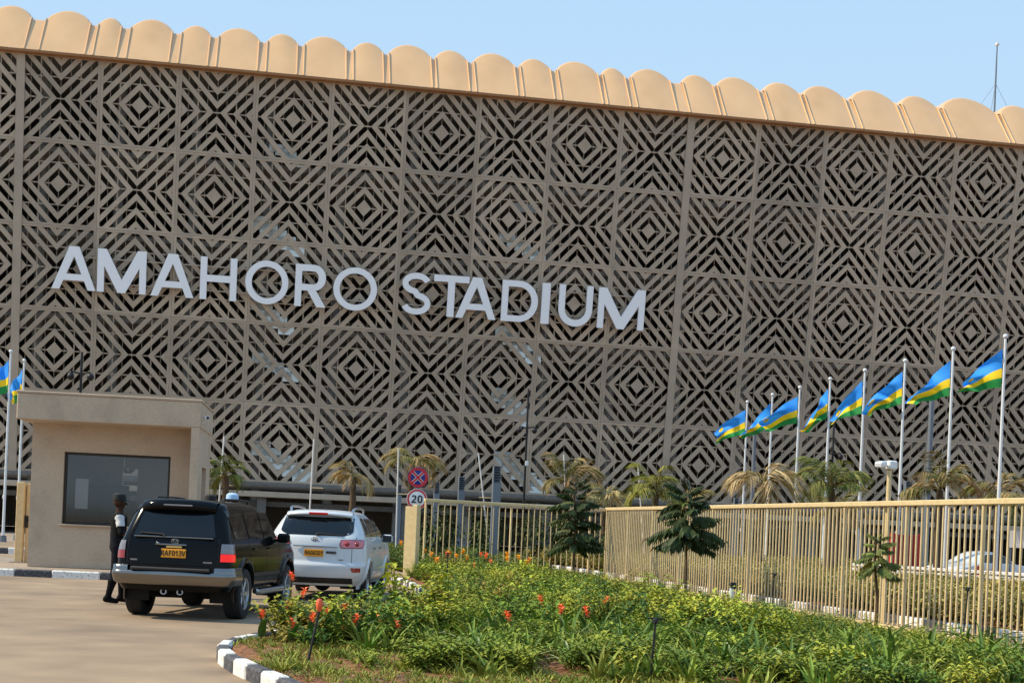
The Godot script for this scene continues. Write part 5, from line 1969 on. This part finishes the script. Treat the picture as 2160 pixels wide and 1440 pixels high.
func build_trees() -> void:
	rough_mat("bark", [[0.0, Color(0.25, 0.19, 0.13)], [1.0, Color(0.42, 0.34, 0.25)]], 31, 0.05, 2.0, 0.9)
	leaf_mat("tree_leaf", 0.5, 0.14)
	leaf_mat("palm_leaf", 0.6, 0.35)
	leaf_mat("shrub_leaf", 0.5, 0.38)
	leaf_mat("strap_leaf", 0.5, 0.35)
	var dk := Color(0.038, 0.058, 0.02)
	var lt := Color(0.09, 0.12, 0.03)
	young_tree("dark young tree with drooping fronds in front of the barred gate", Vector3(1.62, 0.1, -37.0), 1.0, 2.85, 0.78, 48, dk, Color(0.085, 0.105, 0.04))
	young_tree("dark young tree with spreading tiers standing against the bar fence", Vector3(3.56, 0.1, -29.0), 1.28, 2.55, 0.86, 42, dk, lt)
	young_tree("small pale sapling in front of the fence near the red stand", Vector3(5.72, 0.1, -22.2), 1.0, 1.75, 0.42, 24, Color(0.12, 0.15, 0.04), Color(0.24, 0.27, 0.07))
	# broad dark bushes behind the gate
	for q in [[-2.55, 49.5, 2.2, "dark leafy bush behind the left end of the barred gate"], [-0.95, 52.0, 2.15, "dark leafy bush beside the tall light column"], [1.0, 56.0, 2.5, "brownish leafy bush beyond the middle of the barred gate"], [3.6, 52.0, 1.9, "rounded leafy bush behind the fence corner"]]:
		var root := thing("leafy_bush", q[3], "bush", Vector3(q[0], 0.08, -q[1]))
		var tk := MB.new()
		for k in 5:
			var a := TAU * k / 5.0
			tk.tube([Vector3.ZERO, Vector3(cos(a) * 0.2, q[2] * 0.4, sin(a) * 0.2), Vector3(cos(a) * 0.5, q[2] * 0.8, sin(a) * 0.5)], [0.035, 0.025, 0.01], 6)
		part(tk, "trunk", M.bark, root)
		var cr := MB.new()
		cr.uses_color = true
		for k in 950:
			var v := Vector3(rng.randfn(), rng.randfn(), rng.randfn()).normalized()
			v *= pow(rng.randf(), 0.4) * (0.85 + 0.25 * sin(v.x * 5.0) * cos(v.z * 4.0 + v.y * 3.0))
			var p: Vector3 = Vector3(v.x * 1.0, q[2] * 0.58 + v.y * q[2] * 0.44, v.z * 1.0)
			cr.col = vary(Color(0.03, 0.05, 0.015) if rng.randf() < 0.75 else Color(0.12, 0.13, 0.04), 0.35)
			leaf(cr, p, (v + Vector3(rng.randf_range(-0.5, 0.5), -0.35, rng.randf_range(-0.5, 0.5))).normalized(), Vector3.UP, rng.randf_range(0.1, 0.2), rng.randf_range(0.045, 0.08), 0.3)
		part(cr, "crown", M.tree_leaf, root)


func palm_frond(l: float, droop: float, col: Color, tipcol: Color, pairs: int) -> ArrayMesh:
	var mb := MB.new()
	mb.uses_color = true
	var pts := []
	var rad := []
	for i in 10:
		var f := i / 9.0
		pts.append(Vector3(l * (f - 0.28 * droop * f * f * f), l * (0.6 * f - droop * 0.75 * f * f), 0))
		rad.append(lerpf(0.022, 0.004, f))
	mb.col = Color(0.20, 0.17, 0.07)
	mb.tube(pts, rad, 5)
	for i in pairs:
		var f := 0.16 + 0.84 * i / (pairs - 1.0)
		var k := mini(int(f * 9.0), 8)
		var p: Vector3 = pts[k].lerp(pts[k + 1], f * 9.0 - k)
		var along: Vector3 = (pts[k + 1] - pts[k]).normalized()
		var ll := l * 0.30 * (0.45 + 0.75 * sin(PI * clampf(f * 0.95, 0.12, 0.97))) * rng.randf_range(0.8, 1.15)
		for s in [-1.0, 1.0]:
			var d := (along * 0.8 + Vector3(0, -0.25 - 0.55 * rng.randf(), s * 0.8)).normalized()
			mb.col = vary(col.lerp(tipcol, clampf(f * 0.9 + rng.randf_range(-0.4, 0.3), 0, 1)), 0.25)
			leaf(mb, p, d, Vector3.UP, ll * 1.2, 0.036, 0.3)
	return mb.mesh()


func build_palms() -> void:
	var green := Color(0.10, 0.14, 0.03)
	var olive := Color(0.20, 0.20, 0.06)
	var dry := Color(0.38, 0.25, 0.12)
	var pale := Color(0.50, 0.38, 0.20)
	var list := [[-5.9, 52.0, 3.0, 1.15, 9, dry, pale, 1.3, "bare dry palm with brown hanging fronds in front of the concourse"], [-4.1, 57.0, 3.75, 1.75, 12, olive, dry, 1.05, "half-dry palm with arching fronds behind the road signs"], [-9.95, 49.0, 2.75, 1.2, 12, green, olive, 1.1, "green palm showing past the right edge of the booth"], [2.2, 58.0, 3.4, 1.8, 14, green, dry, 0.95, "dark green palm behind the young tree by the gate"], [5.4, 54.0, 3.0, 1.6, 15, olive, Color(0.30, 0.28, 0.05), 0.95, "yellowish palm behind the tree against the fence"], [8.75, 50.0, 3.3, 1.75, 13, dry, pale, 1.25, "large brown drooping palm under the leftmost flags"], [10.3, 46.0, 3.15, 1.65, 18, green, olive, 0.85, "bushy green palm beside the camera pole"], [13.35, 44.5, 3.2, 1.5, 15, green, dry, 0.9, "spiky green palm under the tallest flagpoles"], [15.7, 46.0, 3.1, 1.5, 13, dry, olive, 1.0, "brown palm at the far right behind the fence rail"], [3.9, 60.0, 2.6, 1.4, 13, olive, pale, 1.0, "low straw-coloured palm behind the fence corner"], [7.2, 60.0, 2.7, 1.5, 12, dry, olive, 1.0, "low dry palm beyond the yellowish palm"], [11.9, 52.0, 2.6, 1.4, 12, olive, dry, 1.0, "low olive palm half hidden by the camera pole"], [-18.9, 50.0, 1.6, 0.9, 10, green, olive, 1.0, "small green palm beside the gate leaf"]]
	for q in list:
		var root := thing("palm_tree", q[8], "palm", Vector3(q[0], 0.08, -q[1]), rng.randf() * TAU)
		var tk := MB.new()
		var pts := []
		var rad := []
		for i in 13:
			pts.append(Vector3(0.03 * sin(i * 0.5), -0.1 + (q[2] + 0.1) * i / 12.0, 0.02 * cos(i * 0.7)))
			rad.append((0.15 - 0.045 * i / 12.0) * (1.1 if i % 2 else 0.95))
		tk.tube(pts, rad, 10)
		part(tk, "trunk", M.bark, root)
		var kinds := []
		for v in 3:
			kinds.append(palm_frond(q[3], q[7] * (0.7 + 0.3 * v), q[5] if v < 2 else q[6], q[6], 26))
		for i in int(q[4]):
			var a: float = i * 2.399
			var tip := rng.randf_range(-0.3, 0.95)
			var bs := Basis(Vector3.UP, a) * Basis(Vector3(0, 0, 1), tip)
			part(kinds[i % 3], "frond", M.palm_leaf, root, Transform3D(bs.scaled_local(Vector3.ONE * rng.randf_range(0.8, 1.1)), Vector3(0, q[2], 0)))


func scatter(called: String, label: String, category: String, m: Mesh, mat: Material, where: Array, tints: Array) -> void:
	var mm := MultiMesh.new()
	mm.transform_format = MultiMesh.TRANSFORM_3D
	mm.use_colors = true
	mm.mesh = m
	mm.instance_count = where.size()
	for i in where.size():
		mm.set_instance_transform(i, where[i])
		mm.set_instance_color(i, tints[i])
	var o := MultiMeshInstance3D.new()
	o.name = numbered(called)
	o.multimesh = mm
	o.material_override = mat
	add_child(o)
	meta(o, label, category, "", "stuff")


func sprig(stems: int, tall: float, spread: float, pairs: int, ll: float, lw: float) -> ArrayMesh:
	var mb := MB.new()
	mb.uses_color = true
	for s in stems:
		var a := TAU * s / stems + rng.randf_range(-0.4, 0.4)
		var out := Vector3(cos(a), 0, sin(a)) * spread * rng.randf_range(0.25, 1.0)
		var h := tall * rng.randf_range(0.65, 1.08)
		var p0 := out * 0.25
		var p1 := out * 0.6 + Vector3.UP * h * 0.6
		var p2 := out + Vector3.UP * h
		mb.col = Color(0.5, 0.45, 0.3)
		mb.tube([p0, p1, p2], [0.006, 0.005, 0.003], 4, false)
		for i in pairs:
			var f := 0.18 + 0.82 * i / (pairs - 1.0)
			var p := p0.lerp(p1, f * 2.0) if f < 0.5 else p1.lerp(p2, f * 2.0 - 1.0)
			var g := i * 1.9 + rng.randf()
			for k in 2:
				var d := Vector3(cos(g + PI * k), rng.randf_range(-0.1, 0.55), sin(g + PI * k)).normalized()
				mb.col = Color(1, 1, 1) * rng.randf_range(0.75, 1.2)
				leaf(mb, p, d, Vector3.UP, ll * rng.randf_range(0.7, 1.25) * (1.15 - 0.4 * f), lw, 0.25)
	return mb.mesh()


func tuft(blades: int, l: float, w: float) -> ArrayMesh:
	var mb := MB.new()
	mb.uses_color = true
	for i in blades:
		var a := i * 2.399 + rng.randf() * 0.5
		mb.col = Color(1, 1, 1) * rng.randf_range(0.7, 1.25)
		blade(mb, Vector3(cos(a), 0, sin(a)) * 0.03, Vector3(cos(a), 0, sin(a)), l * rng.randf_range(0.6, 1.1), w, rng.randf_range(0.6, 1.35), rng.randf_range(0.6, 1.9), 4)
	return mb.mesh()


func build_bed() -> void:
	var poly := PackedVector2Array([Vector2(-0.42, 9.65), Vector2(-1.32, 11.33), Vector2(-1.94, 12.62), Vector2(-2.32, 13.42), Vector2(-2.58, 14.03), Vector2(-2.87, 14.86), Vector2(-3.0, 15.6), Vector2(-3.0, 16.4), Vector2(-2.67, 17.6), Vector2(-1.97, 18.6), Vector2(-1.42, 20.0), Vector2(-1.22, 22.0), Vector2(-1.27, 25.5), Vector2(-1.56, 28.9), Vector2(-2.22, 33.5), Vector2(-3.1, 38.0), Vector2(-2.5, 39.2), Vector2(2.7, 43.0), Vector2(fence_x(42.0) - 0.1, 42.0), Vector2(fence_x(16.0) - 0.1, 16.0), Vector2(fence_x(9.65) - 0.1, 9.65)])
	ground_piece(flat(poly, 0.11), "planting_bed", M.soil)
	var noise := FastNoiseLite.new()
	noise.seed = 5
	noise.frequency = 0.35
	# the feathery shrubs that fill the bed
	var kinds := [sprig(8, 0.44, 0.30, 8, 0.14, 0.05), sprig(6, 0.54, 0.24, 10, 0.115, 0.042), sprig(9, 0.34, 0.32, 7, 0.16, 0.058)]
	var at := [[], [], []]
	var tn := [[], [], []]
	var z := 15.4
	while z < 42.4:
		var x := -3.2
		var step := 0.25 if z < 26.0 else 0.3
		while x < 8.0:
			var p := Vector2(x + rng.randf_range(-0.1, 0.1), z + rng.randf_range(-0.1, 0.1))
			x += step
			var front := 16.1 + clampf((p.x + 2.2) * 0.4, 0.0, 1.6) + noise.get_noise_2d(p.x * 3.0, 7.0) * 1.4
			if p.y < front or not Geometry2D.is_point_in_polygon(p, poly) or not Geometry2D.is_point_in_polygon(p + Vector2(-0.3, 0), poly):
				continue
			if fence_x(p.y) - p.x < (0.7 if p.y > 32.0 else 1.15) + 0.6 * absf(noise.get_noise_2d(p.y, 3.0)):
				continue
			var v := noise.get_noise_2d(p.x, p.y)
			var k := 0 if v > 0.1 else (1 if v > -0.15 else 2)
			if rng.randf() < 0.25:
				k = rng.randi() % 3
			var s := rng.randf_range(0.65, 1.15) * (1.0 + 0.45 * v)
			s *= lerpf(0.42, 1.0, clampf((fence_x(p.y) - p.x - 1.0) / 3.2, 0, 1))
			if rng.randf() < 0.025:
				s *= 1.5
			at[k].append(Transform3D(Basis(Vector3.UP, rng.randf() * TAU) * Basis(Vector3.RIGHT, rng.randf_range(-0.15, 0.15)) * Basis.from_scale(Vector3(s, s * rng.randf_range(0.85, 1.15), s)), Vector3(p.x, 0.1, -p.y)))
			var c := Color(0.42, 0.43, 0.05).lerp(Color(0.13, 0.21, 0.022), clampf(0.5 - v * 1.4 + rng.randf_range(-0.3, 0.3), 0, 1))
			if rng.randf() < 0.05:
				c = Color(0.34, 0.25, 0.06)
			elif rng.randf() < 0.22:
				c = Color(0.07, 0.14, 0.03)
			tn[k].append(vary(c, 0.38))
		z += step
	for k in 3:
		scatter("feathery_shrubs", ["dense yellow-green feathery shrubs filling the planting bed", "taller upright feathery shrubs mixed through the planting bed", "low spreading shrubs mixed through the planting bed"][k], "shrubs", kinds[k], M.shrub_leaf, at[k], tn[k])
	# grass and weeds on the bare tip of the bed
	var ga := []
	var gt := []
	for i in 7000:
		var p := Vector2(rng.randf_range(-3.1, 8.2), rng.randf_range(11.5, 19.8))
		if not Geometry2D.is_point_in_polygon(p, poly):
			continue
		var v := noise.get_noise_2d(p.x * 2.2 + 40.0, p.y * 2.2)
		if v < -0.22:
			continue
		var s := rng.randf_range(0.5, 1.25) * (0.8 + v)
		ga.append(Transform3D(Basis(Vector3.UP, rng.randf() * TAU).scaled(Vector3(s, s * 0.85, s)), Vector3(p.x, 0.105, -p.y)))
		gt.append(vary(Color(0.40, 0.38, 0.08).lerp(Color(0.14, 0.22, 0.03), rng.randf()), 0.25))
	scatter("grass", "short yellow-green grass on the bare soil of the bed", "grass", tuft(10, 0.15, 0.014), M.shrub_leaf, ga, gt)
	var fa := []
	var ft := []
	for i in 1700:
		var p := Vector2(rng.randf_range(-1.6, 8.0), rng.randf_range(13.2, 19.6))
		var v := noise.get_noise_2d(p.x * 1.6 + 9.0, p.y * 1.6)
		if not Geometry2D.is_point_in_polygon(p, poly) or v < 0.28 - (p.y - 13.2) * 0.11 - (p.x + 1.6) * 0.035 or fence_x(p.y) - p.x < 1.7:
			continue
		var s := rng.randf_range(0.55, 1.15)
		fa.append(Transform3D(Basis(Vector3.UP, rng.randf() * TAU) * Basis(Vector3.RIGHT, rng.randf_range(-0.2, 0.2)) * Basis.from_scale(Vector3.ONE * s), Vector3(p.x, 0.105, -p.y)))
		ft.append(vary(Color(0.40, 0.43, 0.09).lerp(Color(0.13, 0.22, 0.03), rng.randf()), 0.3))
	scatter("mixed_foliage", "tangle of narrow arching leaves between the strap-leaved lilies", "foliage", tuft(11, 0.44, 0.036), M.strap_leaf, fa, ft)
	var wa := []
	var wt := []
	for i in 420:
		var p := Vector2(rng.randf_range(-1.4, 7.0), rng.randf_range(13.4, 18.0))
		if not Geometry2D.is_point_in_polygon(p, poly) or noise.get_noise_2d(p.x * 2.0 + 80.0, p.y * 2.0) < 0.05 - (p.x + 1.4) * 0.03 or fence_x(p.y) - p.x < 1.9:
			continue
		var s := rng.randf_range(0.5, 1.0)
		wa.append(Transform3D(Basis(Vector3.UP, rng.randf() * TAU) * Basis.from_scale(Vector3.ONE * s), Vector3(p.x, 0.1, -p.y)))
		wt.append(vary(Color(0.38, 0.40, 0.05).lerp(Color(0.10, 0.19, 0.03), rng.randf()), 0.3))
	scatter("broad_weeds", "low bright broad-leaved plants between the lilies at the bed front", "ground cover", kinds[2], M.shrub_leaf, wa, wt)
	var la := []
	var lt := []
	for i in 1500:
		var p := Vector2(rng.randf_range(-3.0, 8.2), rng.randf_range(12.0, 19.5))
		if not Geometry2D.is_point_in_polygon(p, poly):
			continue
		la.append(Transform3D(Basis(Vector3.UP, rng.randf() * TAU) * Basis(Vector3.RIGHT, rng.randf_range(-0.3, 0.3)), Vector3(p.x, 0.115, -p.y)))
		lt.append(vary(Color(0.30, 0.20, 0.10), 0.4))
	var lm := MB.new()
	lm.uses_color = true
	for i in 7:
		var a := i * 2.1
		lm.col = Color(1, 1, 1) * rng.randf_range(0.6, 1.2)
		leaf(lm, Vector3(rng.randf_range(-0.1, 0.1), 0.01, rng.randf_range(-0.1, 0.1)), Vector3(cos(a), 0.1, sin(a)).normalized(), Vector3.UP, rng.randf_range(0.05, 0.11), 0.02, 0.1)
	scatter("leaf_litter", "brown fallen leaves and straw on the soil of the bed", "leaf litter", lm.mesh(), M.shrub_leaf, la, lt)
	# strap-leaved lilies, one by one
	var straps := []
	for v in 5:
		var mb := MB.new()
		mb.uses_color = true
		mb.col = [Color(0.17, 0.25, 0.04), Color(0.26, 0.32, 0.09), Color(0.10, 0.17, 0.04), Color(0.36, 0.40, 0.20), Color(0.23, 0.32, 0.04)][v]
		blade(mb, Vector3.ZERO, Vector3.RIGHT, [0.7, 0.6, 0.62, 0.72, 0.5][v], [0.036, 0.03, 0.045, 0.042, 0.026][v], [1.1, 0.85, 1.3, 0.7, 1.2][v], [2.1, 2.0, 1.6, 1.7, 1.3][v], 8)
		straps.append(mb.mesh())
	var spots := [[-0.9, 17.4], [-0.35, 16.9], [0.35, 17.9], [0.75, 16.6], [-1.35, 16.3], [0.0, 15.5], [1.05, 17.4], [1.6, 16.3], [1.55, 18.2], [2.1, 17.2], [2.0, 15.2], [2.6, 18.6], [2.7, 16.2], [3.2, 17.3], [3.1, 15.4], [3.7, 18.5], [3.9, 16.5], [4.3, 17.6], [4.2, 15.6], [4.7, 18.9], [4.9, 16.7], [5.3, 17.9], [5.35, 16.2], [5.9, 18.7], [5.9, 17.1], [6.4, 18.0], [6.6, 16.9], [6.7, 19.2], [7.0, 17.8], [0.6, 15.0], [1.2, 14.6], [3.6, 14.9], [5.0, 15.4], [-0.6, 14.6], [6.2, 16.1], [2.3, 19.4], [4.1, 20.0], [5.4, 20.2], [1.2, 19.6], [3.2, 20.3]]
	for i in 60:
		spots.append([rng.randf_range(-1.0, 7.2), rng.randf_range(14.2, 19.0)])
	for q in spots:
		if fence_x(q[1]) - q[0] < 0.9:
			continue
		var root := thing("strap_lily", "green strap-leaved lily clump at the front of the planting bed", "lily", Vector3(q[0] + rng.randf_range(-0.1, 0.1), 0.1, -q[1] + rng.randf_range(-0.1, 0.1)), rng.randf() * TAU, "strap-leaved lilies in the bed")
		var n := rng.randi_range(11, 17)
		var s := rng.randf_range(0.8, 1.2)
		for i in n:
			var bs := Basis(Vector3.UP, i * 2.399 + rng.randf_range(-0.3, 0.3)) * Basis(Vector3(0, 0, 1), rng.randf_range(-0.25, 0.3))
			part(straps[rng.randi() % 5], "leaf", M.strap_leaf, root, Transform3D(bs.scaled_local(Vector3.ONE * s * rng.randf_range(0.75, 1.1)), Vector3(0.02 * cos(i * 2.4), 0, 0.02 * sin(i * 2.4))))
	# canna lilies: orange in front, yellow by the gate
	var fo := plain("petal_orange", Color(0.97, 0.50, 0.27), 0.6)
	fo.backlight_enabled = true
	fo.backlight = Color(0.45, 0.15, 0.08)
	var fy := plain("petal_yellow", Color(0.97, 0.72, 0.15), 0.6)
	fy.backlight_enabled = true
	fy.backlight = Color(0.45, 0.3, 0.05)
	var pm := MB.new()
	for i in 7:
		var a := i * 2.399
		leaf(pm, Vector3(0, 0.01 * i, 0), Vector3(cos(a), 0.55 + 0.08 * i, sin(a)).normalized(), Vector3.UP, 0.095, 0.06, 0.25)
	var petals := pm.mesh()
	var wide := MB.new()
	wide.uses_color = true
	wide.col = Color(0.07, 0.13, 0.03)
	blade(wide, Vector3.ZERO, Vector3.RIGHT, 0.30, 0.10, 1.2, 1.1, 5)
	var wl := wide.mesh()
	var fl := [[-2.82, 16.3, 0.30, 0], [-2.42, 15.9, 0.24, 0], [-2.18, 15.9, 0.32, 0], [-2.07, 16.3, 0.34, 0], [-1.88, 15.9, 0.25, 0], [-1.7, 16.0, 0.30, 0], [-1.5, 16.1, 0.30, 0], [-1.25, 15.8, 0.26, 0], [-2.6, 16.8, 0.36, 0], [-1.95, 16.9, 0.36, 0], [-2.62, 18.2, 0.46, 0], [-2.86, 18.6, 0.66, 0], [0.40, 18.2, 0.5, 0], [0.64, 17.3, 0.44, 0], [0.94, 17.4, 0.42, 0], [1.3, 18.8, 0.50, 0], [-0.02, 16.6, 0.38, 0], [-2.02, 36.2, 0.62, 1], [-1.6, 36.6, 0.66, 1], [-1.38, 35.8, 0.62, 1], [-1.12, 36.4, 0.58, 1], [-0.1, 36.0, 0.58, 1], [-0.5, 35.4, 0.52, 0], [0.5, 37.4, 0.56, 0], [-1.8, 35.2, 0.52, 0], [-1.25, 37.5, 0.7, 1], [-2.25, 37.3, 0.68, 1], [-0.85, 33.5, 0.45, 0], [-3.0, 40.5, 0.7, 1], [-3.3, 42.5, 0.8, 1]]
	for i in 7:
		fl.append([rng.randf_range(-2.3, 0.4), rng.randf_range(34.5, 38.3), rng.randf_range(0.5, 0.7), 1 if i % 3 else 0])
	for q in fl:
		var yellow: bool = q[3] == 1
		var root := thing("canna_plant", "yellow-flowered canna near the barred gate" if yellow else "orange-flowered canna among the feathery shrubs", "flower", Vector3(q[0], 0.1, -q[1]), rng.randf() * TAU, "yellow cannas by the gate" if yellow else "orange cannas in the bed")
		var st := MB.new()
		st.tube([Vector3.ZERO, Vector3(0.02, q[2] * 0.5, 0), Vector3(0, q[2], 0.01)], [0.009, 0.008, 0.006], 6)
		part(st, "stem", M.bark, root)
		for i in 3:
			part(wl, "leaf", M.strap_leaf, root, Transform3D(Basis(Vector3.UP, i * 2.2), Vector3(0, 0.05 + 0.08 * i, 0)))
		for i in 2:
			part(petals, "flower_head", fy if yellow else fo, root, Transform3D(Basis(Vector3.UP, i * 1.3).scaled(Vector3.ONE * rng.randf_range(0.75, 1.0) * (1.35 if q[1] > 30.0 else 1.0)), Vector3(0.03 * i, q[2] - 0.05 * i, 0)))
	# straw-coloured planting beyond the fence
	var ba := []
	var bt := []
	var verge := PackedVector2Array([Vector2(9.6, 21.8), Vector2(8.75, 24.67), Vector2(7.9, 27.5), Vector2(7.2, 30.0), Vector2(6.5, 33.0), Vector2(5.6, 38.0), Vector2(4.5, 44.0), Vector2(3.4, 49.5), Vector2(1.7, 57.0), Vector2(0, 66.0), Vector2(20, 66), Vector2(22, 22)])
	for i in 5200:
		var p := Vector2(rng.randf_range(0.0, 20.0), rng.randf_range(22.0, 64.0))
		if not Geometry2D.is_point_in_polygon(p, verge) or p.x / p.y > 0.39 or (p.y > 40.0 and p.x > 12.5 and p.y < 55.0):
			continue
		var s := rng.randf_range(0.8, 1.5)
		ba.append(Transform3D(Basis(Vector3.UP, rng.randf() * TAU).scaled(Vector3(s, s * rng.randf_range(0.8, 1.3), s)), Vector3(p.x, 0.09, -p.y)))
		bt.append(vary(Color(0.48, 0.37, 0.12).lerp(Color(0.17, 0.19, 0.04), pow(rng.randf(), 1.3)), 0.3))
	scatter("straw_planting", "straw-coloured low planting on the verge beyond the fence", "ground cover", kinds[0], M.shrub_leaf, ba, bt)
	var ia := []
	var it := []
	var isl := PackedVector2Array([Vector2(-3.3, 44.2), Vector2(1.4, 44.7), Vector2(0.0, 56.0), Vector2(-2.5, 65.8), Vector2(-7.8, 65.8), Vector2(-4.9, 50.0)])
	for i in 1500:
		var p := Vector2(rng.randf_range(-8.0, 1.6), rng.randf_range(44.0, 66.0))
		if not Geometry2D.is_point_in_polygon(p, isl):
			continue
		var s := rng.randf_range(0.8, 1.5)
		ia.append(Transform3D(Basis(Vector3.UP, rng.randf() * TAU).scaled(Vector3.ONE * s), Vector3(p.x, 0.08, -p.y)))
		it.append(vary(Color(0.20, 0.20, 0.05).lerp(Color(0.06, 0.12, 0.02), rng.randf()), 0.3))
	scatter("island_planting", "low mixed green planting on the island behind the gate", "ground cover", kinds[2], M.shrub_leaf, ia, it)
